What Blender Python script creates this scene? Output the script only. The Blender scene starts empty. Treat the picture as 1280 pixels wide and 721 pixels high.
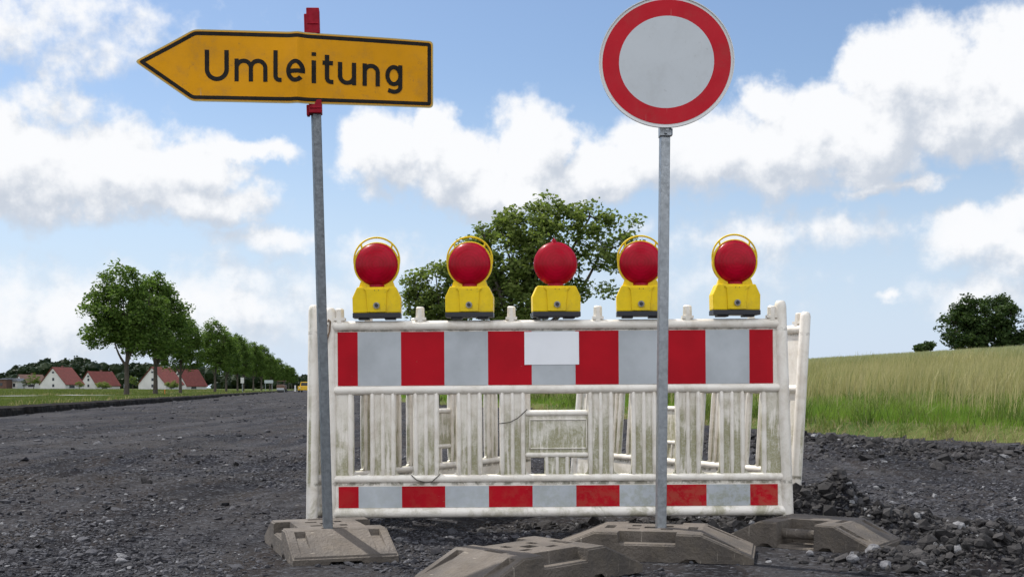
import bpy, math, random
import numpy as np
from mathutils import Vector, Matrix
random.seed(7)
RNG = np.random.default_rng(11)
sc = bpy.context.scene
col = sc.collection
F = 1500.0; EYE = 0.65; HY = 485.0; CX = 640.0      # focal length in photo pixels, eye height, horizon row
R = math.radians

def X(px, d): return (px - CX) / F * d
def Z(py, d): return EYE + (HY - py) / F * d

# ------------------------------------------------------------------ materials
def lin(r, g, b):
    f = lambda c: (c/255/12.92) if c/255 <= .04045 else ((c/255+.055)/1.055)**2.4
    return (f(r), f(g), f(b), 1)

class NT:
    def __init__(s, nt): s.nt = nt
    def n(s, t, **kw):
        o = s.nt.nodes.new(t)
        for k, v in kw.items():
            if k.startswith('i_'):
                key = k[2:]; key = int(key) if key.isdigit() else key.replace('_', ' ')
                o.inputs[key].default_value = v
            else: setattr(o, k, v)
        return o
    def l(s, a, b): s.nt.links.new(a, b)
    def math(s, op, a, b=None, c=None, clamp=False):
        o = s.nt.nodes.new('ShaderNodeMath'); o.operation = op; o.use_clamp = clamp
        for i, v in enumerate((a, b, c)):
            if v is None: continue
            if isinstance(v, (int, float)): o.inputs[i].default_value = v
            else: s.l(v, o.inputs[i])
        return o.outputs[0]
    def sm(s, v, a, b, lo=0., hi=1.):
        o = s.nt.nodes.new('ShaderNodeMapRange'); o.interpolation_type = 'SMOOTHSTEP'
        s.l(v, o.inputs[0])
        for i, q in zip((1, 2, 3, 4), (a, b, lo, hi)): o.inputs[i].default_value = q
        return o.outputs[0]
    def mix(s, f, a, b):
        o = s.nt.nodes.new('ShaderNodeMix'); o.data_type = 'RGBA'
        for i, v in ((0, f), (6, a), (7, b)):
            if isinstance(v, (int, float, tuple)): o.inputs[i].default_value = v
            else: s.l(v, o.inputs[i])
        return o.outputs[2]
    def noise(s, scale, detail=4, rough=.55, vec=None, dist=0.):
        o = s.n('ShaderNodeTexNoise'); o.inputs['Scale'].default_value = scale
        o.inputs['Detail'].default_value = detail; o.inputs['Roughness'].default_value = rough
        o.inputs['Distortion'].default_value = dist
        if vec is not None: s.l(vec, o.inputs['Vector'])
        return o.outputs['Fac']

def mat(name, c, rough=.6, metal=0., var=0., grime=0., vscale=20., bump=0., bscale=60., c2=None, spec=.5, coat=0., stretch=None):
    m = bpy.data.materials.new(name); m.use_nodes = True
    N = NT(m.node_tree); b = m.node_tree.nodes['Principled BSDF']
    b.inputs['Roughness'].default_value = rough; b.inputs['Metallic'].default_value = metal
    b.inputs['Specular IOR Level'].default_value = spec; b.inputs['Coat Weight'].default_value = coat
    c = tuple(c[:3]) + (1,)
    tc = N.n('ShaderNodeTexCoord').outputs['Object']
    if stretch:
        mp = N.n('ShaderNodeMapping'); mp.inputs['Scale'].default_value = stretch; N.l(tc, mp.inputs[0]); tc = mp.outputs[0]
    if var or c2:
        c2 = tuple((c2 or tuple(x*(1-var) for x in c[:3]))[:3]) + (1,)
        f = N.sm(N.noise(vscale, 5, .6, tc), .35, .68)
        N.l(N.mix(f, c, c2), b.inputs['Base Color'])
        N.l(N.sm(N.noise(vscale*1.7, 4, .6, tc), .3, .7, max(0, rough-.12), min(1, rough+.12)), b.inputs['Roughness'])
    else: b.inputs['Base Color'].default_value = c
    if grime:
        src = b.inputs['Base Color'].links[0].from_socket
        n1 = N.noise(7, 7, .75, tc); n2 = N.noise(75, 4, .6, tc)
        mp = N.n('ShaderNodeMapping'); mp.inputs['Scale'].default_value = (55, 10, 4); mp.inputs['Rotation'].default_value = (.1, .5, 0); N.l(tc, mp.inputs[0])
        film_ = N.math('MULTIPLY', N.sm(n1, .48, .68), .35*grime)
        speck = N.math('MULTIPLY', N.math('MULTIPLY', N.sm(n2, .64, .70), N.sm(n1, .40, .58)), .7*grime)
        scr = N.math('MULTIPLY', N.sm(N.noise(1.3, 3, .5, mp.outputs[0]), .70, .735), .5*grime)
        cc = N.mix(film_, src, (.16, .13, .09, 1)); cc = N.mix(speck, cc, (.07, .055, .04, 1)); cc = N.mix(scr, cc, (.45, .40, .33, 1))
        N.l(cc, b.inputs['Base Color'])
    if bump:
        bp = N.n('ShaderNodeBump'); bp.inputs['Strength'].default_value = bump; bp.inputs['Distance'].default_value = .01
        N.l(N.noise(bscale, 5, .6, tc), bp.inputs['Height']); N.l(bp.outputs[0], b.inputs['Normal'])
    return m

def leaf_mat(name, c1, c2, trans=.35, rough=.55, patch=0.):
    m = bpy.data.materials.new(name); m.use_nodes = True
    nt = m.node_tree; N = NT(nt); b = nt.nodes['Principled BSDF']; out = nt.nodes['Material Output']
    g = N.n('ShaderNodeNewGeometry').outputs['Random Per Island']
    if patch:
        pn = N.sm(N.noise(patch, 5, .65, N.n('ShaderNodeNewGeometry').outputs['Position']), .34, .66)
        g = N.math('ADD', N.math('MULTIPLY', g, .45), N.math('MULTIPLY', pn, .55))
    c = N.mix(g, tuple(c1)+(1,), tuple(c2)+(1,))
    N.l(c, b.inputs['Base Color']); b.inputs['Roughness'].default_value = rough; b.inputs['Specular IOR Level'].default_value = .12
    t = N.n('ShaderNodeBsdfTranslucent')
    cc = N.mix(.35, c, (c2[0]*1.6, c2[1]*1.8, c2[2]*.8, 1)); N.l(cc, t.inputs['Color'])
    ms = N.n('ShaderNodeMixShader'); ms.inputs[0].default_value = trans
    N.l(b.outputs[0], ms.inputs[1]); N.l(t.outputs[0], ms.inputs[2]); N.l(ms.outputs[0], out.inputs[0])
    return m

def plastic_dirty():
    m = bpy.data.materials.new('white_plastic'); m.use_nodes = True
    nt = m.node_tree; N = NT(nt); b = nt.nodes['Principled BSDF']
    tc = N.n('ShaderNodeTexCoord').outputs['Object']
    sp = N.n('ShaderNodeSeparateXYZ'); N.l(tc, sp.inputs[0])
    x, y, z = sp.outputs
    mp = N.n('ShaderNodeMapping'); mp.inputs['Scale'].default_value = (1, 1, .13); N.l(tc, mp.inputs[0])
    streak = N.noise(60, 6, .65, mp.outputs[0]); blot = N.noise(9, 6, .7, tc, .5); fine = N.noise(130, 6, .75, tc)
    # algae grow on the flat webs (|y| small) between rails, thickest on the right and low down; strengthened as painted shade between the ribs
    web = N.sm(N.math('ABSOLUTE', y), .0055, .0115, 1., .10)
    band = N.math('MULTIPLY', N.sm(z, .19, .26), N.sm(z, .60, .36, .22, 1.))
    side = N.sm(x, -.7, .85, 1.1, 2.6)
    a = N.math('MULTIPLY', N.math('MULTIPLY', N.math('MULTIPLY', web, band), side), N.sm(streak, .30, .60))
    a = N.math('MULTIPLY', a, N.sm(blot, .30, .62, .30, 1.))
    low = N.math('MULTIPLY', N.math('MULTIPLY', N.sm(z, .24, .10), N.sm(blot, .42, .62)), N.sm(x, -.9, .9, .45, .95))
    alg_shade = N.math('MAXIMUM', a, N.math('MULTIPLY', low, .8), clamp=True)
    base = N.mix(N.sm(blot, .4, .75), (.80, .755, .69, 1), (.62, .56, .48, 1))
    green = N.mix(fine, (.13, .135, .045, 1), (.34, .32, .17, 1))
    c = N.mix(N.math('MULTIPLY', alg_shade, N.sm(fine, .30, .62, .50, .92)), base, green)
    gr = N.math('MULTIPLY', N.sm(fine, .60, .74), N.sm(blot, .5, .65))
    c = N.mix(N.math('MULTIPLY', gr, .6), c, (.10, .09, .07, 1))
    # dirt lines directly below the rails
    for zz in (.915, .217, .22):
        dl = N.math('MULTIPLY', N.sm(N.math('ABSOLUTE', N.math('SUBTRACT', z, zz)), .003, .012, 1., 0.), N.sm(N.noise(26, 6, .7, tc), .42, .62))
        c = N.mix(N.math('MULTIPLY', dl, .6), c, (.12, .11, .07, 1))
    N.l(c, b.inputs['Base Color']); b.inputs['Roughness'].default_value = .42
    bp = N.n('ShaderNodeBump'); bp.inputs['Strength'].default_value = .25; bp.inputs['Distance'].default_value = .004
    N.l(N.noise(70, 5, .6, tc), bp.inputs['Height']); N.l(bp.outputs[0], b.inputs['Normal'])
    return m

def film(name, c, dirt=.5):
    m = bpy.data.materials.new(name); m.use_nodes = True
    nt = m.node_tree; N = NT(nt); b = nt.nodes['Principled BSDF']
    tc = N.n('ShaderNodeTexCoord').outputs['Object']
    sp = N.n('ShaderNodeSeparateXYZ'); N.l(tc, sp.inputs[0]); x, y, z = sp.outputs
    blot = N.noise(22, 7, .75, tc); big = N.noise(4, 5, .6, tc)
    low = N.math('MULTIPLY', N.sm(z, .40, .10), N.sm(x, -.6, .9, .25, 1.05))
    al = N.math('MULTIPLY', N.sm(blot, .44, .6), low)
    c1 = N.mix(N.sm(big, .35, .7), tuple(c[:3])+(1,), tuple(v*.80 for v in c[:3])+(1,))
    c2 = N.mix(N.math('MULTIPLY', al, dirt), c1, (.22, .23, .12, 1))
    # thin scratches and specks
    mp = N.n('ShaderNodeMapping'); mp.inputs['Scale'].default_value = (14, 1, 70); mp.inputs['Rotation'].default_value = (0, .25, 0); N.l(tc, mp.inputs[0])
    scr = N.math('MULTIPLY', N.sm(N.noise(1.6, 3, .5, mp.outputs[0]), .72, .76), .35)
    c3 = N.mix(scr, c2, (.30, .29, .27, 1))
    spk = N.sm(N.noise(95, 3, .5, tc), .71, .76)
    c3 = N.mix(N.math('MULTIPLY', spk, .5), c3, (.16, .15, .11, 1))
    N.l(c3, b.inputs['Base Color']); b.inputs['Roughness'].default_value = .5; b.inputs['Specular IOR Level'].default_value = .15
    return m

M = {}
M['plastic'] = plastic_dirty()
M['film_white'] = film('reflective_white', (.47, .50, .53))
M['film_red'] = film('reflective_red', (.44, .002, .012), .22)
M['sticker'] = mat('sticker_white', (.80, .82, .86), .4, var=.04, vscale=8)
M['lamp_yellow'] = mat('lamp_yellow', (.80, .56, .004), .4, spec=.25, var=.10, vscale=18, grime=.9)
M['lamp_black'] = mat('lamp_black', (.012, .013, .02), .45)
M['metal_dark'] = mat('screw_metal', (.30, .29, .27), .35, metal=.9, var=.4, vscale=60)
M['sign_yellow'] = mat('sign_yellow', (.66, .29, .003), .5, spec=.12, var=.10, vscale=7, grime=.55)
M['sign_black'] = mat('sign_black', (.018, .016, .014), .6, spec=.1, var=.3, vscale=30)
M['sign_rim'] = mat('sign_rim', (.42, .33, .12), .5)
M['sign_grey'] = mat('sign_grey_film', (.52, .55, .58), .5, spec=.15, var=.04, vscale=5, grime=.25)
M['sign_red'] = mat('sign_red_film', (.48, .010, .022), .5, spec=.15, var=.10, vscale=6, grime=.3)
M['sign_white'] = mat('sign_white_rim', (.60, .60, .60), .4)
M['galv'] = mat('galvanised_steel', (.30, .32, .34), .42, metal=.75, var=.22, vscale=45, bump=.15, bscale=80)
M['galv_old'] = mat('weathered_steel', (.17, .185, .20), .5, metal=.6, var=.28, vscale=50, bump=.2, bscale=90)
M['clamp_red'] = mat('clamp_red', (.30, .006, .02), .6, spec=.15, var=.25, vscale=40)
M['rubber'] = mat('recycled_plastic_base', (.118, .098, .080), .8, c2=(.066, .056, .048), vscale=5, bump=.8, bscale=70, grime=.8)
M['rust'] = mat('rusty_bracket', (.25, .17, .11), .7, metal=.3, var=.5, vscale=60)
M['wire'] = mat('dark_wire', (.05, .045, .035), .6)
M['bark'] = mat('bark', (.075, .062, .048), .9, var=.5, vscale=12, bump=.8, bscale=30, stretch=(1, 1, .25))
M['leaf_road'] = leaf_mat('leaf_roadside', (.034, .072, .014), (.120, .180, .040), .42)
M['leaf_mid'] = leaf_mat('leaf_centre', (.055, .092, .022), (.180, .220, .062), .45)
M['leaf_dark'] = leaf_mat('leaf_dark', (.018, .040, .012), (.055, .085, .026), .3)
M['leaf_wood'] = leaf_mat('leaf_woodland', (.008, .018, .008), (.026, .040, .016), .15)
M['leaf_light'] = leaf_mat('leaf_bush', (.05, .10, .02), (.14, .18, .035), .3)
M['grass_short'] = leaf_mat('grass_short', (.060, .14, .014), (.20, .29, .050), .35, patch=.7)
M['grass_weed'] = leaf_mat('grass_weed', (.030, .075, .012), (.16, .19, .05), .3, patch=1.5)
M['grass_meadow'] = leaf_mat('grass_meadow', (.040, .075, .014), (.135, .155, .048), .3, patch=.25)
M['grass_tall'] = leaf_mat('grass_tall', (.10, .14, .038), (.43, .37, .20), .3, patch=.45)
M['grass_dry'] = leaf_mat('grass_dry', (.18, .15, .075), (.33, .28, .15), .25)
M['grass_field'] = leaf_mat('grain_field', (.15, .18, .075), (.36, .35, .21), .3)
M['house_wall'] = mat('house_wall', (.56, .55, .54), .9, var=.12, vscale=.5)
M['house_roof'] = mat('house_roof', (.15, .030, .022), .8, var=.3, vscale=1.2)
M['house_brown'] = mat('house_brown_roof', (.12, .06, .045), .8, var=.3, vscale=1.2)
M['house_grey'] = mat('house_grey', (.17, .18, .21), .8, var=.2, vscale=.6)
M['window'] = mat('window_glass', (.03, .035, .045), .15)
M['board'] = mat('sign_board', (.42, .47, .50), .5, var=.1, vscale=3)
M['car_yellow'] = mat('machine_yellow', (.70, .42, .02), .4, var=.15, vscale=3)
M['car_dark'] = mat('machine_dark', (.03, .03, .03), .6)
M['brown'] = mat('machine_brown', (.15, .085, .06), .6, var=.3, vscale=3)
M['orange'] = mat('post_orange', (.65, .20, .04), .6)
M['lens'] = None

def lens_mat():
    m = bpy.data.materials.new('red_lens'); m.use_nodes = True
    nt = m.node_tree; N = NT(nt); b = nt.nodes['Principled BSDF']
    tc = N.n('ShaderNodeTexCoord').outputs['Object']
    sp = N.n('ShaderNodeSeparateXYZ'); N.l(tc, sp.inputs[0]); x, y, z = sp.outputs
    zz = N.math('SUBTRACT', z, .245)
    r = N.math('SQRT', N.math('ADD', N.math('MULTIPLY', x, x), N.math('MULTIPLY', zz, zz)))
    rings = N.math('SINE', N.math('MULTIPLY', r, 900.))
    n = N.noise(14, 3, .5, tc)
    rr = N.math('ADD', N.math('MULTIPLY', N.math('SINE', N.math('MULTIPLY', r, 420.)), .18), N.sm(n, .3, .7))
    N.l(N.mix(rr, (.50, .001, .030, 1), (.27, .001, .014, 1)), b.inputs['Base Color'])
    b.inputs['Roughness'].default_value = .32; b.inputs['Specular IOR Level'].default_value = .35
    b.inputs['Transmission Weight'].default_value = .35; b.inputs['IOR'].default_value = 1.35
    bp = N.n('ShaderNodeBump'); bp.inputs['Strength'].default_value = .12; bp.inputs['Distance'].default_value = .0006
    N.l(rings, bp.inputs['Height']); N.l(bp.outputs[0], b.inputs['Normal'])
    b.inputs['Coat Weight'].default_value = .12; b.inputs['Coat Roughness'].default_value = .1; b.inputs['Roughness'].default_value = .34; b.inputs['Transmission Weight'].default_value = .0
    t = N.n('ShaderNodeBsdfTranslucent'); t.inputs['Color'].default_value = (.80, .002, .045, 1)
    ms = N.n('ShaderNodeMixShader'); ms.inputs[0].default_value = .34; out = nt.nodes['Material Output']
    N.l(b.outputs[0], ms.inputs[1]); N.l(t.outputs[0], ms.inputs[2]); N.l(ms.outputs[0], out.inputs[0])
    return m
M['lens'] = lens_mat()

# ------------------------------------------------------------------ mesh helpers
class MB:
    def __init__(s): s.v = []; s.f = []; s.m = []; s.smooth = []
    def add(s, vs, fs, mi=0, smooth=False, T=None):
        k = len(s.v)
        for p in vs:
            p = Vector(p); s.v.append(tuple(T @ p) if T is not None else tuple(p))
        for f in fs: s.f.append(tuple(i+k for i in f)); s.m.append(mi); s.smooth.append(smooth)
        return s
    def box(s, c, size, mi=0, T=None):
        x, y, z = (q/2 for q in size); c = Vector(c)
        vs = [c+Vector((i*x, j*y, k*z)) for i in (-1, 1) for j in (-1, 1) for k in (-1, 1)]
        return s.add(vs, [(0, 1, 3, 2), (4, 6, 7, 5), (0, 4, 5, 1), (2, 3, 7, 6), (0, 2, 6, 4), (1, 5, 7, 3)], mi, False, T)
    def tube(s, pts, rad, n=12, mi=0, cap=True, smooth=True, T=None, twist=0.):
        pts = [Vector(p) for p in pts]
        if not isinstance(rad, (list, tuple)): rad = [rad]*len(pts)
        vs = []; fs = []
        ref = None
        for i, p in enumerate(pts):
            t = (pts[min(i+1, len(pts)-1)] - pts[max(i-1, 0)]).normalized()
            if ref is None:
                ref = Vector((0, 1, 0)) if abs(t.y) < .9 else Vector((1, 0, 0))
            a = t.cross(ref).normalized(); b = t.cross(a).normalized(); ref = -b if b.dot(ref) < 0 else b
            b = ref; a = b.cross(t).normalized()
            for k in range(n):
                w = 2*math.pi*k/n + twist
                vs.append(p + (a*math.cos(w) + b*math.sin(w))*rad[i])
        for i in range(len(pts)-1):
            for k in range(n):
                fs.append((i*n+k, i*n+(k+1) % n, (i+1)*n+(k+1) % n, (i+1)*n+k))
        s.add(vs, fs, mi, smooth, T)
        if cap:
            s.add(vs[:n], [tuple(range(n))[::-1]], mi, False, T); s.add(vs[-n:], [tuple(range(n))], mi, False, T)
        return s
    def capsule(s, p0, p1, r, n=14, mi=0, T=None):
        p0 = Vector(p0); p1 = Vector(p1); d = (p1-p0).normalized()
        return s.tube([p0, p0+d*r*.25, p0+d*r*.9, p1-d*r*.9, p1-d*r*.25, p1], [r*.55, r*.85, r, r, r*.85, r*.55], n, mi, True, True, T)
    def prism(s, poly, y0, y1, mi=0, T=None):      # poly in (x,z), extruded along y
        n = len(poly)
        vs = [(x, y0, z) for x, z in poly] + [(x, y1, z) for x, z in poly]
        fs = [tuple(range(n)), tuple(range(2*n-1, n-1, -1))] + [(i, i+n, (i+1) % n+n, (i+1) % n) for i in range(n)]
        return s.add(vs, fs, mi, False, T)
    def build(s, name, mats, parent=None, bevel=0., seg=2):
        me = bpy.data.meshes.new(name); me.from_pydata(s.v, [], s.f)
        mats = mats if isinstance(mats, (list, tuple)) else [mats]
        for m in mats: me.materials.append(m)
        me.polygons.foreach_set('material_index', s.m); me.polygons.foreach_set('use_smooth', s.smooth)
        me.update()
        import bmesh
        bm = bmesh.new(); bm.from_mesh(me); bmesh.ops.recalc_face_normals(bm, faces=bm.faces); bm.to_mesh(me); bm.free()
        o = bpy.data.objects.new(name, me); col.objects.link(o)
        if parent is not None: o.parent = parent
        if bevel:
            b = o.modifiers.new('bevel', 'BEVEL'); b.width = bevel; b.segments = seg; b.limit_method = 'ANGLE'; b.angle_limit = R(40)
        return o

def np_obj(name, verts, faces, m, parent=None, smooth=False):
    """verts (n,3), faces (k,3|4) numpy"""
    me = bpy.data.meshes.new(name); k = faces.shape[1]
    me.vertices.add(len(verts)); me.vertices.foreach_set('co', verts.astype(np.float32).ravel())
    me.loops.add(faces.size); me.loops.foreach_set('vertex_index', faces.astype(np.int32).ravel())
    me.polygons.add(len(faces)); me.polygons.foreach_set('loop_start', np.arange(len(faces), dtype=np.int32)*k)
    me.polygons.foreach_set('use_smooth', np.full(len(faces), smooth))
    me.update(calc_edges=True); me.validate()
    me.materials.append(m)
    o = bpy.data.objects.new(name, me); col.objects.link(o)
    if parent is not None: o.parent = parent
    return o

def tag(o, label=None, cat=None, group=None, kind=None):
    if label: o['label'] = label
    if cat: o['category'] = cat
    if group: o['group'] = group
    if kind: o['kind'] = kind
    return o
def empty(name, loc=(0, 0, 0), rot=(0, 0, 0)):
    o = bpy.data.objects.new(name, None); col.objects.link(o); o.location = loc; o.rotation_euler = rot
    o.empty_display_size = .1
    return o
def copy_tree(o, parent=None):
    c = o.copy(); col.objects.link(c); c.parent = parent
    for ch in list(o.children): copy_tree(ch, c)
    return c

# ------------------------------------------------------------------ noise + terrain height (numpy)
_P = np.random.default_rng(5).random((256, 256))
def vnoise(x, y):
    xi = np.floor(x).astype(int); yi = np.floor(y).astype(int); fx = x-xi; fy = y-yi
    fx = fx*fx*(3-2*fx); fy = fy*fy*(3-2*fy)
    g = lambda a, b: _P[a & 255, b & 255]
    return (g(xi, yi)*(1-fx)+g(xi+1, yi)*fx)*(1-fy) + (g(xi, yi+1)*(1-fx)+g(xi+1, yi+1)*fx)*fy - .5
def fbm(x, y, o=4):
    s = 0; a = 1.; f = 1.
    for i in range(o):
        s = s + a*vnoise(x*f+17.3*i, y*f-9.1*i); a *= .5; f *= 2.03
    return s
def sst(x, a, b):
    t = np.clip((x-a)/(b-a), 0, 1); return t*t*(3-2*t)
RD = np.array([-60, 0, 5, 8, 11, 14.3, 17.7, 25, 36, 44, 60, 2000.])
RX = np.array([40, 22, 14, 10.5, 8, 6.1, 4.4, 2.5, .6, -2.2, -6.2, -6.2-.155*1940])
def edge_l(y): return -8.03-.155*y + .12*vnoise(y*.6, y*0+3) + .3*vnoise(y*.07, y*0+8)
def edge_r(y): return np.interp(y, RD, RX) + .35*vnoise(y*.8, y*0+5) + .22*fbm(y*3.1, y*0+1.7, 3)
HEAPS = [(1.64, 5.62, .30, .22, .15), (1.95, 5.40, .26, .20, .05), (1.45, 5.85, .22, .22, .06), (1.66, 4.45, .30, .15, .075), (2.05, 4.55, .32, .18, .065),
         (1.2, 5.65, .22, .14, .035), (.75, 5.62, .5, .16, .03), (-3.4, 8.2, 1.3, .5, .05), (-2.6, 10.5, 1.8, .35, .05)]
RIDGE = [(2.4, 13.6), (3.4, 11.6), (4.4, 10.3), (5.8, 9.6), (8, 8.6)]
def seg_dist(x, y, pts):
    best = np.full(np.shape(x), 1e9)
    for (ax, ay), (bx, by) in zip(pts[:-1], pts[1:]):
        dx, dy = bx-ax, by-ay; L = dx*dx+dy*dy
        t = np.clip(((x-ax)*dx+(y-ay)*dy)/L, 0, 1)
        best = np.minimum(best, np.hypot(x-ax-t*dx, y-ay-t*dy))
    return best
def height(x, y):
    x = np.asarray(x, float); y = np.asarray(y, float)
    sl = edge_l(y)-x; sr = x-edge_r(y)
    r = np.hypot(x, y)
    amp = 1+sst(r, 10, 60)*.8
    road = amp*(.030*fbm(x*.35, y*.35, 3) + .014*fbm(x*2.1, y*2.1, 3)) + .016*fbm(x*9, y*9, 3)*np.clip(14/np.maximum(r, 1)-.2, 0, 1)
    # shallow ruts running with the traffic
    u = x+.155*y
    road = road + .014*np.sin(u*3.1+2*vnoise(y*.2, u*0))*sst(r, 6.5, 9)
    # calm ground under the barrier and its base plates
    calm = 1-.85*np.exp(-((x-.1)/1.7)**4-((y-5.2)/1.5)**4)
    road = road*calm - .012*(1-calm)
    rough = 1+1.4*fbm(x*6, y*6, 4)
    for hx, hy, sx, sy, h in HEAPS:
        g = np.exp(-((x-hx)/sx)**2-((y-hy)/sy)**2)
        road = road + h*g*rough
    dr = seg_dist(x, y, RIDGE)
    road = road + .085*np.exp(-(dr/.8)**2)*(1+1.6*fbm(x*2.2, y*2.2, 4))
    road = road - .07*np.exp(-((sl+.25)/.35)**2)
    left = .17*sst(sl, 0, .22) + .0032*np.clip(sl, 0, 330) + .05*fbm(x*.3, y*.3, 3)*sst(sl, 0, 3)
    right = .16*sst(sr, 0, .5) + .02*np.clip(sr, 0, 7) + .065*np.clip(sr-7, 0, 48)*1 + .06*fbm(x*.3, y*.3, 3)*sst(sr, 0, 3)
    tl = sst(sl, -.05, .12); tr = sst(sr, -.05, .25)
    z = road*(1-tl)*(1-tr) + left*tl + right*tr
    return z
def hz(x, y): return float(height(np.array([x]), np.array([y]))[0])

# ------------------------------------------------------------------ ground sheet (polar grid round the viewpoint, split into road and ground)
def ground_mat():
    m = bpy.data.materials.new('grassland'); m.use_nodes = True
    nt = m.node_tree; N = NT(nt); b = nt.nodes['Principled BSDF']
    g = N.n('ShaderNodeNewGeometry').outputs['Position']
    n1 = N.noise(.35, 5, .6, g); n2 = N.noise(4, 6, .7, g)
    c = N.mix(N.sm(n1, .35, .65), (.045, .075, .016, 1), (.09, .105, .03, 1))
    c = N.mix(N.sm(n2, .5, .75, 0, .6), c, (.19, .17, .08, 1))
    N.l(c, b.inputs['Base Color']); b.inputs['Roughness'].default_value = .95; b.inputs['Specular IOR Level'].default_value = .1
    bp = N.n('ShaderNodeBump'); bp.inputs['Strength'].default_value = .8; bp.inputs['Distance'].default_value = .06
    N.l(n2, bp.inputs['Height']); N.l(bp.outputs[0], b.inputs['Normal'])
    return m
def road_mat():
    m = bpy.data.materials.new('milled_asphalt'); m.use_nodes = True
    nt = m.node_tree; N = NT(nt); b = nt.nodes['Principled BSDF']
    g = N.n('ShaderNodeNewGeometry').outputs['Position']
    big = N.noise(.45, 5, .6, g, .6); mid = N.noise(3.5, 6, .7, g); fine = N.noise(38, 8, .78, g)
    vo = N.n('ShaderNodeTexVoronoi'); vo.inputs['Scale'].default_value = 55; N.l(g, vo.inputs['Vector'])
    vo2 = N.n('ShaderNodeTexVoronoi'); vo2.inputs['Scale'].default_value = 16; N.l(g, vo2.inputs['Vector'])
    base = N.mix(N.sm(big, .43, .57), (.017, .018, .025, 1), (.052, .047, .045, 1))
    mp = N.n('ShaderNodeMapping'); mp.inputs['Rotation'].default_value = (0, 0, R(-32)); mp.inputs['Scale'].default_value = (3.2, .35, 1); N.l(g, mp.inputs[0])
    swath = N.noise(1.1, 7, .7, mp.outputs[0])
    base = N.mix(N.sm(swath, .46, .58, 0, .8), base, (.046, .038, .034, 1))
    mq = N.n('ShaderNodeMapping'); mq.inputs['Rotation'].default_value = (0, 0, R(-8.8)); mq.inputs['Scale'].default_value = (1.5, .03, 1); N.l(g, mq.inputs[0])
    track = N.noise(1., 5, .65, mq.outputs[0])
    base = N.mix(N.sm(track, .50, .60, 0, .6), base, (.085, .083, .088, 1))
    base = N.mix(N.sm(track, .46, .38, 0, .7), base, (.013, .013, .016, 1))
    base = N.mix(N.sm(mid, .40, .70, 0, .8), base, (.018, .017, .019, 1))
    sv = N.n('ShaderNodeSeparateColor'); N.l(vo.outputs['Color'], sv.inputs[0])
    stone = N.mix(N.sm(sv.outputs[0], .55, 1.), base, (.125, .13, .145, 1))
    c = N.mix(N.sm(fine, .36, .62, 0, .85), N.mix(.4, base, (.015, .014, .015, 1)), stone)
    sv2 = N.n('ShaderNodeSeparateColor'); N.l(vo2.outputs['Color'], sv2.inputs[0])
    pale = N.math('MULTIPLY', N.sm(sv2.outputs[1], .965, .975), N.sm(vo2.outputs['Distance'], .30, .22))
    c = N.mix(N.math('MULTIPLY', pale, .7), c, (.30, .29, .28, 1))
    N.l(c, b.inputs['Base Color']); b.inputs['Roughness'].default_value = .95; b.inputs['Specular IOR Level'].default_value = .06
    hh = N.math('ADD', N.math('MULTIPLY', fine, .9), N.math('MULTIPLY', N.math('SUBTRACT', 1., vo.outputs['Distance']), .5))
    b1 = N.n('ShaderNodeBump'); b1.inputs['Strength'].default_value = 1.; b1.inputs['Distance'].default_value = .022; N.l(hh, b1.inputs['Height'])
    b2 = N.n('ShaderNodeBump'); b2.inputs['Strength'].default_value = .5; b2.inputs['Distance'].default_value = .05; N.l(mid, b2.inputs['Height'])
    N.l(b2.outputs[0], b1.inputs['Normal']); N.l(b1.outputs[0], b.inputs['Normal'])
    return m
M['ground'] = ground_mat(); M['road'] = road_mat()

def build_ground():
    r = np.concatenate([[.05], np.linspace(.6, 3.2, 8), np.geomspace(3.5, 13, 330), np.geomspace(13.3, 90, 130), np.geomspace(93, 3500, 70)])
    th = np.concatenate([np.linspace(-36, 36, 361), np.linspace(37.5, 322.5, 100)])   # degrees from +Y clockwise, closed ring
    T, Rr = np.meshgrid(np.radians(th), r)
    x = Rr*np.sin(T); y = Rr*np.cos(T)
    z = height(x, y)
    z = np.where(Rr < 3, z*.3, z)
    z = z - np.clip(Rr-1500, 0, None)*.0
    V = np.stack([x, y, z], -1).reshape(-1, 3)
    nr, nt_ = len(r), len(th)
    i, j = np.meshgrid(np.arange(nr-1), np.arange(nt_), indexing='ij'); j2 = (j+1) % nt_
    Fq = np.stack([i*nt_+j, (i+1)*nt_+j, (i+1)*nt_+j2, i*nt_+j2], -1).reshape(-1, 4)[:, ::-1]
    cen = V[Fq].mean(1)
    on = (cen[:, 0] > edge_l(cen[:, 1])) & (cen[:, 0] < edge_r(cen[:, 1]))
    for nm, msk, m in (('road', on, M['road']), ('ground', ~on, M['ground'])):
        f = Fq[msk]; used, inv = np.unique(f, return_inverse=True)
        o = np_obj(nm, V[used], inv.reshape(f.shape), m, smooth=True)
        tag(o, kind='structure')
build_ground()

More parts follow.
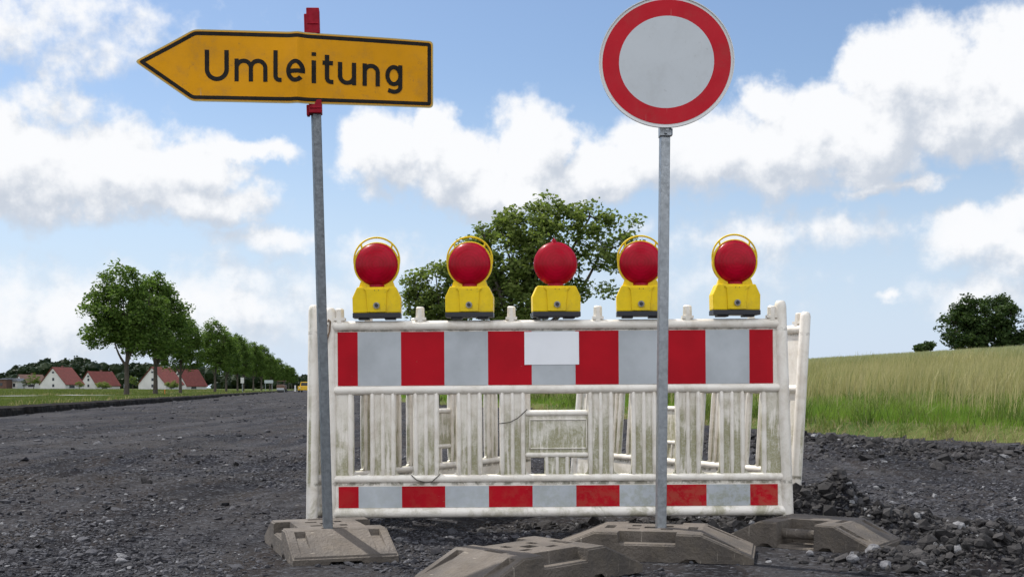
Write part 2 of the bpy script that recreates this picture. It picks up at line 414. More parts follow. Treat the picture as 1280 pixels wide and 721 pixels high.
def build_cut():
    rng = np.random.default_rng(8)
    ys = np.concatenate([np.arange(6, 60, .12), np.arange(60, 130, .5), np.arange(130, 420, 2.)]); n = len(ys); el_ = edge_l(ys)
    nz = .06*fbm(ys*1.3, ys*0+2, 4); k = len(ys)
    top = height(el_-.40, ys)
    rows = [(el_+.16+nz*1.5, height(el_+.5, ys)*0-.16+0*nz), (el_+.12+nz, top*.45), (el_+.09+nz+.04*fbm(ys*5, ys*0, 3), top-.02+nz*.4), (el_-.05+nz, top+.035+nz*.5), (el_-.42, top-.03)]
    V = np.stack([np.stack([a, ys, b], -1) for a, b in rows], 1).reshape(-1, 3); m_ = len(rows)
    i, j = np.meshgrid(np.arange(n-1), np.arange(m_-1), indexing='ij')
    f = np.stack([i*m_+j, (i+1)*m_+j, (i+1)*m_+j+1, i*m_+j+1], -1).reshape(-1, 4)
    tag(np_obj('road_edge', V, f, M['soil']), kind='structure')
M['soil'] = mat('shaded_soil', (.008, .007, .006), .95, c2=(.020, .016, .013), vscale=6, bump=1., bscale=14, spec=.1)  # soil of the cut edge, its shade painted in as a near-black colour
build_cut()

# little grey farm track crossing the meadow on the left
def strip(name, pts, w, m, up=.03):
    V = []; Fc = []
    P = []
    for (a, b) in zip(pts[:-1], pts[1:]):
        for t in np.linspace(0, 1, 14, endpoint=False): P.append((a[0]+(b[0]-a[0])*t, a[1]+(b[1]-a[1])*t))
    P.append(pts[-1])
    for k, p in enumerate(P):
        q = P[min(k+1, len(P)-1)]; o_ = P[max(k-1, 0)]
        t = Vector((q[0]-o_[0], q[1]-o_[1])).normalized(); n = Vector((-t.y, t.x))*w/2
        for s in (-1, 1):
            x, y = p[0]+n.x*s, p[1]+n.y*s; V.append((x, y, hz(x, y)+up))
        if k: Fc.append((2*k-2, 2*k-1, 2*k+1, 2*k))
    mb = MB().add(V, Fc); o = mb.build(name, m); tag(o, kind='structure'); return o
M['track'] = mat('farm_track', (.20, .20, .21), .9, var=.25, vscale=1.5)
strip('path', [(-34, 50), (-24.5, 56.5), (-22.5, 66)], 1.6, M['track'], .09)

# ------------------------------------------------------------------ stones
def ico():
    t = (1+5**.5)/2
    v = np.array([(-1, t, 0), (1, t, 0), (-1, -t, 0), (1, -t, 0), (0, -1, t), (0, 1, t), (0, -1, -t), (0, 1, -t), (t, 0, -1), (t, 0, 1), (-t, 0, -1), (-t, 0, 1)], float)
    v /= np.linalg.norm(v[0])
    f = np.array([(0, 11, 5), (0, 5, 1), (0, 1, 7), (0, 7, 10), (0, 10, 11), (1, 5, 9), (5, 11, 4), (11, 10, 2), (10, 7, 6), (7, 1, 8),
                  (3, 9, 4), (3, 4, 2), (3, 2, 6), (3, 6, 8), (3, 8, 9), (4, 9, 5), (2, 4, 11), (6, 2, 10), (8, 6, 7), (9, 8, 1)])
    return v, f
IV, IF = ico()
def rots(n, rng):
    q = rng.normal(size=(n, 4)); q /= np.linalg.norm(q, axis=1)[:, None]
    w, x, y, z = q.T
    return np.stack([1-2*(y*y+z*z), 2*(x*y-z*w), 2*(x*z+y*w), 2*(x*y+z*w), 1-2*(x*x+z*z), 2*(y*z-x*w), 2*(x*z-y*w), 2*(y*z+x*w), 1-2*(x*x+y*y)], -1).reshape(n, 3, 3)
def stones(name, x, y, size, m, sink=.3, seed=1, flat=.65):
    rng = np.random.default_rng(seed); n = len(x)
    v = IV[None]*(1+.75*(rng.random((n, 12, 1))-.5)) * rng.uniform(.38, 1.25, (n, 1, 3))
    v = np.einsum('nij,nkj->nki', rots(n, rng), v)
    v[:, :, 2] *= flat
    v *= size[:, None, None]
    v[:, :, 0] += x[:, None]; v[:, :, 1] += y[:, None]; v[:, :, 2] += (height(x, y)+size*flat*(1-2*sink)*.5)[:, None]
    f = (IF[None]+np.arange(n)[:, None, None]*12).reshape(-1, 3)
    return np_obj(name, v.reshape(-1, 3), f, m)
def stone_mat(name, c1, c2, pale=.93):
    m = bpy.data.materials.new(name); m.use_nodes = True
    nt = m.node_tree; N = NT(nt); b = nt.nodes['Principled BSDF']
    g = N.n('ShaderNodeNewGeometry'); rnd = g.outputs['Random Per Island']
    c = N.mix(rnd, c1+(1,), c2+(1,))
    c = N.mix(N.math('GREATER_THAN', N.math('FRACT', N.math('MULTIPLY', rnd, 37.7)), pale), c, (.20, .20, .21, 1))
    c = N.mix(N.sm(N.noise(60, 5, .7, g.outputs['Position']), .4, .7, 0, .6), c, (.02, .02, .02, 1))
    N.l(c, b.inputs['Base Color']); b.inputs['Roughness'].default_value = .8; b.inputs['Specular IOR Level'].default_value = .22
    bp = N.n('ShaderNodeBump'); bp.inputs['Strength'].default_value = .7; bp.inputs['Distance'].default_value = .006
    N.l(N.noise(120, 5, .7, g.outputs['Position']), bp.inputs['Height']); N.l(bp.outputs[0], b.inputs['Normal'])
    return m
M['chips'] = stone_mat('asphalt_chips', (.012, .012, .017), (.085, .085, .096), .962)
M['clods'] = stone_mat('asphalt_clods', (.012, .011, .012), (.062, .058, .058), .978)
M['bigstone'] = mat('pale_stone', (.16, .16, .17), .85, c2=(.07, .07, .08), vscale=30, bump=.8, bscale=60)

def scatter_view(n, d0, d1, half=.56, power=1., rng=RNG, skip=True):
    u = rng.random(n); d = d0*(d1/d0)**(u**power)
    x = (rng.random(n)*2-1)*half*d
    k = (x > edge_l(d)+.1) & (x < edge_r(d)-.1)
    return x[k], d[k]
def build_gravel():
    x, y = scatter_view(110000, 3.6, 13, power=1.15)
    # denser in loose patches
    k = RNG.random(len(x)) < np.clip(.34+2.0*fbm((x*.85+y*.5)*1.3+9, (y*.85-x*.5)*.45, 4), .03, 1); x, y = x[k], y[k]
    s = np.exp(RNG.normal(math.log(.0054), .55, len(x))); s = np.clip(s, .003, .032)*np.clip((y/5)**.45, .9, 1.6)
    tag(stones('gravel', x, y, s, M['chips'], seed=2), 'loose dark asphalt gravel spread over the milled road', 'gravel', kind='stuff')
    x, y = scatter_view(26000, 12, 90)
    k = RNG.random(len(x)) < np.clip(.40+1.5*fbm(x*.25+3, y*.25, 3), .05, 1); x, y = x[k], y[k]
    s = np.clip(np.exp(RNG.normal(math.log(.0145), .5, len(x))), .006, .05)*np.clip((y/12)**.5, 1, 2.2)
    tag(stones('gravel', x, y, s, M['chips'], seed=3, flat=.5), 'far scatter of dark asphalt gravel along the road', 'gravel', kind='stuff')
    # rubble: heaps + ridge
    xs = []; ys = []; ss = []
    for hx, hy, sx, sy, h in HEAPS:
        n = int(1600+14000*sx*sy*(h/.1)*(1 if hy < 7 else .25)) if hy < 7 else 350
        xs.append(RNG.normal(hx, sx*.72, n)); ys.append(RNG.normal(hy, sy*.8, n))
        ss.append(np.clip(np.exp(RNG.normal(math.log(.0068), .68, n)), .003, .040))
    for (ax, ay), (bx, by) in zip(RIDGE[:-1], RIDGE[1:]):
        n = 1500; t = RNG.random(n)
        xs.append(ax+(bx-ax)*t+RNG.normal(0, .55, n)); ys.append(ay+(by-ay)*t+RNG.normal(0, .6, n))
        ss.append(np.clip(np.exp(RNG.normal(math.log(.015), .6, n)), .007, .06))
    x = np.concatenate(xs); y = np.concatenate(ys); s = np.concatenate(ss)
    tag(stones('rubble', x, y, s, M['clods'], seed=4, flat=.8, sink=.25), 'broken asphalt rubble heaped beside and behind the barrier', 'rubble', kind='stuff')
build_gravel()

def big_stone(px, py, size, seed, label):
    d = EYE*F/(py-HY); x = X(px, d)
    rng = np.random.default_rng(seed)
    import bmesh
    bm = bmesh.new(); bmesh.ops.create_icosphere(bm, subdivisions=3, radius=1)
    dirs = [Vector(rng.normal(size=3)).normalized() for _ in range(11)]; lim = rng.uniform(.6, .95, 11)
    for v in bm.verts:
        for q, l in zip(dirs, lim):
            e = v.co.dot(q)
            if e > l: v.co -= q*(e-l)
        v.co *= 1+.05*math.sin(v.co.x*9+seed)*math.sin(v.co.y*8)
        v.co = Vector((v.co.x*size*1.15, v.co.y*size*.9, v.co.z*size*.75))
    me = bpy.data.meshes.new('stone'); bm.to_mesh(me); bm.free(); me.materials.append(M['bigstone'])
    o = bpy.data.objects.new('stone', me); col.objects.link(o)
    o.location = (x, d, hz(x, d)+size*.45); o.rotation_euler = (0, 0, seed)
    tag(o, label, 'stone', 'loose stones on the milled road')
big_stone(1091, 700, .034, 1, 'pale grey angular stone just right of the rearmost base plate')
big_stone(1066, 706, .024, 2, 'small bluish stone in front of the rearmost base plate tip')
big_stone(1108, 713, .026, 8, 'small pale stone at the bottom edge right of the base plates')
big_stone(152, 703, .022, 3, 'whitish stone alone on the gravel near the bottom left corner')
big_stone(137, 657, .020, 4, 'dark stone on the gravel left of the tallest sign base')
big_stone(1012, 692, .020, 5, 'grey stone under the bar of the rearmost base plate')

# ------------------------------------------------------------------ grass blades
def blades(name, x, y, h, w, m, seed=1, lean=.35, seeds=False):
    rng = np.random.default_rng(seed); n = len(x); z = height(x, y)-.02
    a = rng.random(n)*2*np.pi; b = rng.random(n)*2*np.pi
    ln = lean*h*rng.uniform(.2, 1.3, n)
    wx, wy = np.cos(a)*w/2, np.sin(a)*w/2; lx, ly = np.cos(b)*ln+.10*h, np.sin(b)*ln
    P = np.empty((n, 5, 3))
    P[:, 0] = np.stack([x-wx, y-wy, z], -1); P[:, 1] = np.stack([x+wx, y+wy, z], -1)
    mx, my, mz = x+lx*.35, y+ly*.35, z+h*.6
    k = .95 if seeds else .8
    P[:, 2] = np.stack([mx+wx*k, my+wy*k, mz], -1); P[:, 3] = np.stack([mx-wx*k, my-wy*k, mz], -1)
    P[:, 4] = np.stack([x+lx, y+ly, z+h], -1)
    base = np.arange(n)[:, None]*5
    f = np.concatenate([base+np.array([[0, 1, 2]]), base+np.array([[0, 2, 3]]), base+np.array([[3, 2, 4]])], 0)
    return np_obj(name, P.reshape(-1, 3), f, m)
def build_grass():
    rng = np.random.default_rng(21)
    def samp(n, d0, d1, half, lo):
        u = rng.random(n); d = d0*(d1/d0)**u; x = rng.uniform(lo, half, n)*d; return x, d
    # right verge, short and lush
    x, y = samp(330000, 9, 85, .62, -.25); sr = x-edge_r(y)
    k = (sr > .15+.3*rng.random(len(x))) & (sr < 8.2+1.2*vnoise(y*.5, x*.5)) & (rng.random(len(x)) < np.clip(.75+.9*fbm(x*.6, y*.6, 3), .25, 1)); x, y, sr = x[k], y[k], sr[k]
    h = rng.uniform(.08, .24, len(x))*(1+.9*fbm(x*.5+4, y*.5, 3)+.3*sst(sr, 3, 7))
    tag(blades('grass', x, y, np.clip(h, .05, .5), np.clip(y*.00045, .006, .03), M['grass_short'], 3), 'lush short green grass on the right verge', 'grass', kind='stuff')
    # dry fringe at the dirt edge
    x, y = samp(160000, 9, 60, .62, -.1); sr = x-edge_r(y)
    k = (sr > -.20) & (sr < .45) | ((sr > 3) & (sr < 9) & (rng.random(len(x)) < .035)); k &= rng.random(len(x)) < .55; x, y = x[k], y[k]
    tag(blades('dry_grass', x, y, rng.uniform(.04, .19, len(x)), np.clip(y*.0005, .006, .02), M['grass_dry'], 4, .9), 'dry straw coloured grass fringe at the torn road edge', 'grass', kind='stuff')
    # ragged tufts and weeds between verge and bank
    cx_, cy_ = samp(1500, 10, 55, .60, -.12); sr = cx_-edge_r(cy_); k = (sr > .1) & (sr < 9); cx_, cy_ = cx_[k], cy_[k]
    n_ = 34; x = np.repeat(cx_, n_)+rng.normal(0, .09, len(cx_)*n_); y = np.repeat(cy_, n_)+rng.normal(0, .09, len(cx_)*n_)
    hh_ = np.repeat(rng.uniform(.12, .48, len(cx_)), n_)*rng.uniform(.5, 1.1, len(x))
    tag(blades('weeds', x, y, hh_, np.clip(y*.0006, .008, .03), M['grass_weed'], 9, .75), 'ragged darker weed tufts in the right verge', 'weeds', kind='stuff')
    # tall meadow grass on the bank
    x, y = samp(300000, 13, 95, .60, -.12); sr = x-edge_r(y)
    k = ((sr > 6.1+2.6*fbm(x*.4, y*.4, 3)) | ((sr > 1.5) & (rng.random(len(x)) < .05))) & (sr < 24) & (rng.random(len(x)) < np.clip(.8+.8*fbm(x*.35, y*.35, 3), .3, 1)); x, y = x[k], y[k]
    h = rng.uniform(.45, .95, len(x))*(1+.5*fbm(x*.25, y*.25, 3))
    tag(blades('tall_grass', x, y, h, np.clip(y*.00042, .008, .03), M['grass_tall'], 5, .28, True), 'tall pale seeding grass on the bank at right', 'grass', kind='stuff')
    # grain field above the bank
    x, y = samp(150000, 40, 190, .56, -.1); sr = x-edge_r(y)
    k = (sr > 20) & (sr < 75); x, y = x[k], y[k]
    tag(blades('grain_field', x, y, rng.uniform(.6, .95, len(x)), np.clip(y*.0007, .02, .1), M['grass_field'], 6, .15, True), 'grain field rising to the crest behind the bank', 'field', kind='stuff')
    # left verge
    x, y = samp(230000, 20, 260, -.10, -.58); sl = edge_l(y)-x
    k = (sl > .12) & (rng.random(len(x)) < np.clip(.7+1.2*fbm(x*.2, y*.2, 3), .15, 1)); x, y, sl = x[k], y[k], sl[k]
    track = seg_dist(x, y, [(-34, 50), (-24.5, 56.5), (-22.5, 66)]) < .9; x, y, sl = x[~track], y[~track], sl[~track]
    h = rng.uniform(.04, .10, len(x))*(1+sst(sl, 7, 12)*1.9)*(1+.8*fbm(x*.12, y*.12, 3))
    tag(blades('meadow_grass', x, y, np.clip(h, .03, .4), np.clip(y*.0006, .012, .08), M['grass_meadow'], 7, .6), 'green meadow grass beyond the left road edge', 'grass', kind='stuff')
    x, y = samp(60000, 20, 260, -.10, -.58); sl = edge_l(y)-x
    k = ((sl > 6) & (rng.random(len(x)) < np.clip(.1+1.5*fbm(x*.15+7, y*.15, 3), 0, 1))) | ((sl > 0.05) & (sl < .7) & (rng.random(len(x)) < .5)); x, y = x[k], y[k]
    tag(blades('dry_grass', x, y, rng.uniform(.06, .22, len(x)), np.clip(y*.0005, .010, .08), M['grass_dry'], 8, .5), 'paler dry grass tufts in the left meadow', 'grass', kind='stuff')
build_grass()

# ------------------------------------------------------------------ trees
def leaves(centers, n_each, spread, size, rng, droop=.0):
    """leaf diamonds scattered in clumps"""
    C = np.repeat(centers, n_each, 0); n = len(C)
    sp = np.repeat(spread, n_each, 0) if np.ndim(spread) else spread
    off = rng.normal(size=(n, 3)); off /= (np.linalg.norm(off, axis=1)[:, None]+1e-6)
    off *= (rng.random((n, 1))**.5); off[:, 2] *= .75
    P = C+off*(sp[:, None] if np.ndim(sp) else sp)
    Rm = rots(n, rng)
    s = size*rng.uniform(.6, 1.35, n)
    q = np.array([(-.5, 0, 0), (0, -.34, .05), (.5, 0, 0), (0, .34, .05)])
    V = np.einsum('nij,kj->nki', Rm, q)*s[:, None, None]; V[:, :, 2] *= .75
    V += P[:, None]
    return V.reshape(-1, 3), np.arange(n*4).reshape(n, 4)
def limb(mb, p0, p1, r0, r1, rng, k=6, bend=.12, n=7):
    p0 = np.array(p0, float); p1 = np.array(p1, float); L = np.linalg.norm(p1-p0)
    o = rng.normal(size=3)*bend*L
    pts = []
    for i in range(k+1):
        t = i/k; p = p0+(p1-p0)*t + o*math.sin(t*math.pi)*.5 + np.array([0, 0, -.12*L*math.sin(t*math.pi)*.6])
        pts.append(tuple(p))
    mb.tube(pts, [r0+(r1-r0)*(i/k)**.8 for i in range(k+1)], n)
    return pts
def make_tree(name, lobes, trunk_h, trunk_r, n_clump, n_leaf, leaf, clump_r, m, seed, fork=2, base=(0, 0), open_=0., twig=.45):
    """lobes: (x,y,z,rx,ry,rz,weight) metres relative to the foot"""
    rng = np.random.default_rng(seed); root = empty(name)
    tm = MB()
    tops = []
    W = np.array([l[6]*(l[3]*l[4]*l[5])**(2/3) for l in lobes]); W = W/W.sum()
    cl = []; rr = []
    for l, w in zip(lobes, W):
        k = max(2, int(n_clump*w))
        d = rng.normal(size=(k, 3)); d /= np.linalg.norm(d, axis=1)[:, None]
        rad = rng.uniform(.25, 1.0, (k, 1))**.5
        c = np.array(l[:3])+d*rad*np.array(l[3:6])
        cl.append(c); rr.append(clump_r*rng.uniform(.6, 1.3, k))
    cl = np.concatenate(cl); rr = np.concatenate(rr)
    ax = np.array([base[0], base[1], 0.])
    # trunk and main forks
    tp = [(0, 0, -.3), (0, 0, .0), (ax[0]*.2+.02, ax[1]*.2, trunk_h*.5), (ax[0]*.4, ax[1]*.4, trunk_h)]
    tm.tube(tp, [trunk_r*1.5, trunk_r*1.15, trunk_r*.9, trunk_r*.82], 12)
    trunk = tm.build('trunk', M['bark'], root)
    bm_ = MB()
    forks = []
    zt = max(l[2]+l[5]*.3 for l in lobes)
    order = sorted(lobes, key=lambda l: -l[3]*l[5])[:max(fork, 2)+2]
    for l in order:
        e = (l[0], l[1], l[2]+l[5]*.2)
        pts = limb(bm_, tp[-1], e, trunk_r*.62, trunk_r*.15, rng, 7, .10, 8)
        forks += pts[2:]
    forks = np.array(forks)
    for c in cl[rng.permutation(len(cl))[:int(len(cl)*twig)]]:
        dd = np.linalg.norm(forks-c, axis=1)+.4*np.maximum(0, forks[:, 2]-c[2]); j = int(np.argmin(dd))
        limb(bm_, forks[j], c, trunk_r*.16, trunk_r*.035, rng, 4, .12, 5)
    bm_.build('branches', M['bark'], root)
    V, Fq = leaves(cl, np.full(len(cl), n_leaf), rr, leaf, rng)
    np_obj('crown', V, Fq, m, root)
    return root

# roadside row
def row_tree(seed, hgt=9.6, wid=5.2):
    rng = np.random.default_rng(seed+50)
    lobes = [(0, 0, hgt*.60, wid*.42, wid*.42, hgt*.28, 1.), (-wid*.18, .2, hgt*.42, wid*.36, wid*.36, hgt*.16, .9), (wid*.20, -.2, hgt*.44, wid*.34, wid*.36, hgt*.17, .9),
             (rng.uniform(-.4, .4), 0, hgt*.80, wid*.26, wid*.26, hgt*.15, .9), (wid*.25, .3, hgt*.63, wid*.24, wid*.3, hgt*.13, .8), (-wid*.28, -.3, hgt*.62, wid*.22, wid*.3, hgt*.13, .8)]
    return make_tree('roadside_tree', lobes, 2.0, .17, 230, 70, .23, .62, M['leaf_road'], seed, 3)
ordn = ['nearest', 'second', 'third', 'fourth', 'fifth', 'sixth', 'seventh', 'eighth', 'ninth', 'tenth', 'eleventh', 'twelfth', 'thirteenth', 'fourteenth', 'fifteenth']
dist = [81.8, 95.6, 112, 147, 166, 184, 206, 226, 250, 278, 310, 345, 385, 430, 480]
protos = [row_tree(3), row_tree(4), row_tree(6)]
for i, d in enumerate(dist):
    t = protos[i] if i < 3 else copy_tree(protos[(i*2) % 3])
    x = -13.6-.155*d + (0 if i < 4 else random.uniform(-.6, .6))
    t.location = (x, d, hz(x, d)-.05)
    t.rotation_euler = (0, 0, (0 if i < 3 else i*1.9)); s = [.99, 1.07, .86, .98][i] if i < 4 else random.uniform(.93, 1.07)
    t.scale = (s*(1.07 if i == 0 else 1 if i < 4 else random.uniform(.85, 1.12)), s*(1 if i < 4 else random.uniform(.85, 1.12)), s)
    lab = {0: 'nearest green roadside tree, full crown standing far left on the verge', 1: 'second roadside tree, tall crown touching the nearest tree',
           2: 'third roadside tree, half hidden behind the second one', 3: 'fourth roadside tree, standing after the gap in the row'}.get(i, '%s roadside tree of the left row counted from the nearest' % ordn[i])
    tag(t, lab, 'tree', 'row of trees along the left road edge')

def px_lobe(px, py, rx, ry, d, x0, z0, dep=None, w=1., dy=0.):
    s = d/F
    return (X(px, d)-x0, dy, Z(py, d)-z0, rx*s, (dep or rx*s*.9), ry*s, w)
d = 42.; x0 = X(648, d); z0 = hz(x0, d)
L = [px_lobe(632, 318, 48, 50, d, x0, z0, w=1.3), px_lobe(690, 300, 44, 44, d, x0, z0, w=1.05, dy=-.3), px_lobe(738, 276, 30, 28, d, x0, z0, w=.75), px_lobe(783, 283, 20, 11, d, x0, z0, .5, .35),
     px_lobe(604, 300, 26, 28, d, x0, z0, w=.9), px_lobe(660, 268, 24, 16, d, x0, z0, w=.7), px_lobe(752, 318, 34, 26, d, x0, z0, w=.6), px_lobe(746, 362, 22, 14, d, x0, z0, w=.6), px_lobe(772, 300, 18, 14, d, x0, z0, .8, .5),
     px_lobe(640, 375, 66, 34, d, x0, z0, w=1.4), px_lobe(690, 350, 40, 34, d, x0, z0, w=1.0), px_lobe(755, 262, 14, 18, d, x0, z0, .5, .4), px_lobe(690, 255, 12, 12, d, x0, z0, .5, .35)]
t = make_tree('tree', L, 1.9, .20, 330, 62, .17, .42, M['leaf_mid'], 12, 5, base=(.3, 0), twig=.6)
t.location = (x0, d, z0); tag(t, 'big loose-crowned tree rising behind the red and white barrier', 'tree')
d = 46.; x0 = X(545, d); z0 = hz(x0, d)
L = [px_lobe(545, 352, 26, 28, d, x0, z0), px_lobe(520, 378, 20, 22, d, x0, z0), px_lobe(560, 390, 34, 26, d, x0, z0), px_lobe(518, 352, 12, 12, d, x0, z0, w=.6), px_lobe(548, 425, 40, 30, d, x0, z0)]
t = make_tree('tree', L, 1.3, .13, 120, 75, .17, .40, M['leaf_mid'], 15, 3)
t.location = (x0, d, z0); tag(t, 'smaller low tree left of the big tree behind the barrier', 'tree')
d = 128.; x0 = X(1232, d); z0 = hz(x0, d)
L = [px_lobe(1232, 398, 44, 26, d, x0, z0, w=1.2), px_lobe(1205, 412, 32, 26, d, x0, z0), px_lobe(1262, 410, 30, 28, d, x0, z0), px_lobe(1215, 385, 22, 14, d, x0, z0), px_lobe(1248, 384, 20, 14, d, x0, z0), px_lobe(1232, 425, 50, 20, d, x0, z0)]
t = make_tree('tree', L, 2.0, .35, 260, 80, .34, .85, M['leaf_dark'], 18, 3)
t.location = (x0, d, z0); tag(t, 'dark dense round tree on the field crest at right', 'tree')
d = 150.; x0 = X(1156, d); z0 = hz(x0, d)
t = make_tree('bush', [px_lobe(1157, 433, 13, 5, d, x0, z0), px_lobe(1150, 436, 8, 4, d, x0, z0)], 1., .1, 26, 60, .36, .5, M['leaf_dark'], 19, 2)
t.location = (x0, d, z0); tag(t, 'low dark bush left of the round tree on the crest', 'bush')

# far woodland behind the houses
def woodland():
    rng = np.random.default_rng(33); V = []; Fq = []; k = 0
    prof = [(-60, 468), (0, 466), (20, 456), (45, 450), (62, 444), (75, 452), (88, 443), (105, 445), (120, 450), (140, 453), (160, 451), (185, 452), (215, 455), (250, 453), (275, 460), (300, 464), (330, 466), (345, 468), (362, 470), (372, 462), (380, 466), (420, 474), (520, 478), (640, 478)]
    px_ = [p[0] for p in prof]; py_ = [p[1] for p in prof]
    cs = []; rs = []
    for _ in range(520):
        px = rng.uniform(-60, 640); d = rng.uniform(545, 640); top = np.interp(px, px_, py_)
        x = X(px, d); zt = Z(top, d)+.5; zg = hz(x, d)
        r = rng.uniform(2.2, 4.2)
        zc = zt-r-rng.random()**1.5*max(0, zt-r-zg); cs.append((x, d, zc)); rs.append(r)
    cs = np.array(cs); rs = np.array(rs)
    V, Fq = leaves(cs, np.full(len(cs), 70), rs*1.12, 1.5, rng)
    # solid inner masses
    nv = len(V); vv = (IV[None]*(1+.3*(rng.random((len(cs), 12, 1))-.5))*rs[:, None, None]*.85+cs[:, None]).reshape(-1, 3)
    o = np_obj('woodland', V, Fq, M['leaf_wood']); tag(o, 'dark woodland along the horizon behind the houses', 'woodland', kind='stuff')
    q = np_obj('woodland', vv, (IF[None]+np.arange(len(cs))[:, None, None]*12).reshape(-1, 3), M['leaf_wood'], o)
    q['kind'] = 'stuff'; q.name = 'inner_foliage'
woodland()

def bush(px, py, rx, ry, d, m, label, seed):
    x0 = X(px, d); z0 = hz(x0, d)
    t = make_tree('bush', [px_lobe(px, py, rx, ry, d, x0, z0), px_lobe(px+rx*.6, py+ry*.4, rx*.6, ry*.6, d, x0, z0)], max(.4, Z(py+ry, d)-z0), .12, 40, 40, rx*d/F*.16, rx*d/F*.32, m, seed, 2)
    t.location = (x0, d, z0); tag(t, label, 'bush', 'bushes round the houses')
bush(42, 474, 8, 7, 370, M['leaf_light'], 'light green bush left of the first white gable', 41)
bush(166, 475, 6, 7, 372, M['leaf_light'], 'yellowish bush just left of the third white gable', 42)
bush(99, 480, 5, 3, 372, M['leaf_mid'], 'small green bush below the first red roof', 43)
bush(128, 481, 9, 3, 372, M['leaf_mid'], 'low dark bush in front of the second red roof', 44)
bush(214, 480, 8, 4, 372, M['leaf_mid'], 'green bush below the third red roof', 45)
bush(30, 478, 4, 5, 372, M['leaf_dark'], 'dark little tree beside the brown-roofed house', 46)

# ------------------------------------------------------------------ houses
def house(px_ap, d, gw, eave, ridge, length, phi, roofm, label, windows=True, wall='house_wall', drop=0):
    """gable faces the viewer; the ridge runs back and to the right at angle phi from +X"""
    x = X(px_ap, d); phi += math.atan2(-x, d); root = empty('house', (x, d, hz(x, d)-.2+drop), (0, 0, phi))     # local +x = ridge direction
    h = gw/2
    w = MB(); poly = [(-h, 0), (h, 0), (h, eave), (0, ridge-.12), (-h, eave)]
    vs = [(0, a, b) for a, b in poly]+[(length, a, b) for a, b in poly]
    w.add(vs, [(0, 1, 2, 3, 4), (9, 8, 7, 6, 5)]+[(i, i+5, (i+1) % 5+5, (i+1) % 5) for i in range(5)]); w.build('wall', M[wall], root)
    rf = MB(); ov = .35; sl = (ridge-eave)/h
    for s in (-1, 1):
        a = [(-ov, s*(h+ov), eave-ov*sl), (length+ov, s*(h+ov), eave-ov*sl), (length+ov, 0, ridge), (-ov, 0, ridge)]
        b = [(p[0], p[1], p[2]+.22) for p in a]
        rf.add(a+b, [(0, 1, 2, 3), (7, 6, 5, 4), (0, 4, 5, 1), (1, 5, 6, 2), (2, 6, 7, 3), (3, 7, 4, 0)])
    roof = rf.build('roof', M[roofm], root)
    MB().box((length*.6, .6, ridge+.2), (.6, .6, 1.2)).build('chimney', M['house_brown'], roof)
    if windows:
        for (yy, zz) in ((-.2, 1.3), (-.2, 3.4), (-.1, ridge-1.6)):
            MB().box((-.04, yy, zz), (.08, .8, .95 if zz < ridge-2 else .6)).build('window', M['window'], root)
        MB().box((length*.35, -h-.04, eave*.5), (2.6, .08, .9)).build('window', M['window'], root)
    tag(root, label, 'house', 'white gabled houses with steep roofs beyond the meadow')
    return root
house(66, 400, 10.0, 1.9, 7.3, 9.5, R(52), 'house_roof', 'white gabled house with red roof left of the others')
house(110, 420, 7.2, 1.6, 6.2, 12.5, R(50), 'house_roof', 'second white gabled house, smaller, with long red roof')
house(190, 400, 11.0, 1.9, 7.5, 9.5, R(52), 'house_roof', 'white gabled house with red roof behind the second roadside tree')
house(222, 425, 8.0, 1.6, 7.1, 11, R(50), 'house_roof', 'rightmost white gabled house behind the third roadside tree')
house(24, 440, 5.5, 2.6, 5.2, 9, R(30), 'house_brown', 'small house with brown roof near the left photo edge')
b = empty('building', (X(12, 430), 430, hz(X(12, 430), 430)-.2))
MB().box((0, 3, 1.4), (5.4, 6, 2.8)).build('wall', M['house_wall'], b); MB().prism([(-3.2, 2.8), (3.2, 2.8), (2.5, 3.9), (-2.5, 3.9)], -.6, 6.4).build('roof', M['house_grey'], b)
for q in (-1.6, 0, 1.6): MB().box((q, -.03, 1.4), (.8, .06, 1.2)).build('window', M['window'], b)
tag(b, 'low white building with grey roof at the left photo edge', 'building')
b = empty('building', (X(0, 425), 425, hz(X(0, 425), 425)-.2))
MB().box((0, 3, 1.7), (4.6, 6, 3.4)).build('wall', M['house_brown'], b); MB().prism([(-2.6, 3.4), (2.6, 3.4), (2.6, 3.7), (-2.6, 3.7)], -.4, 6.4).build('roof', M['house_grey'], b)
MB().box((.4, -.03, 1.7), (1., .06, 1.)).build('window', M['window'], b)
tag(b, 'brown brick building cut by the left photo edge', 'building')

# ------------------------------------------------------------------ far road furniture and machines
def post_sign(px, d, base_z, w, h, zc, posts, m, label, name):
    x = X(px, d); root = empty(name, (x, d, base_z))
    for q in posts: MB().tube([(q, 0, 0), (q, 0, zc+h/2)], .05, 8).build('post', M['galv'], root)
    MB().box((0, -.06, zc), (w, .04, h)).build('board', m, root)
    tag(root, label, 'sign')
x = X(303, 150); post_sign(303, 150, hz(x, 150)-.1, .42, .72, 1.55, (0,), M['sign_white'], 'small white board on a post under the roadside trees', 'road_sign')
x = X(336, 215); post_sign(336, 215, hz(x, 215)-.1, 1.55, .55, 1.75, (-.6, .6), M['board'], 'wide grey-blue sign board on posts down the road', 'road_sign')
x = X(206, 96); o = MB().tube([(0, 0, -.1), (0, 0, .38)], .035, 8).build('marker_post', M['orange']); o.location = (x, 96, hz(x, 96)); tag(o, 'short orange marker post in grass between the roadside trees', 'post')
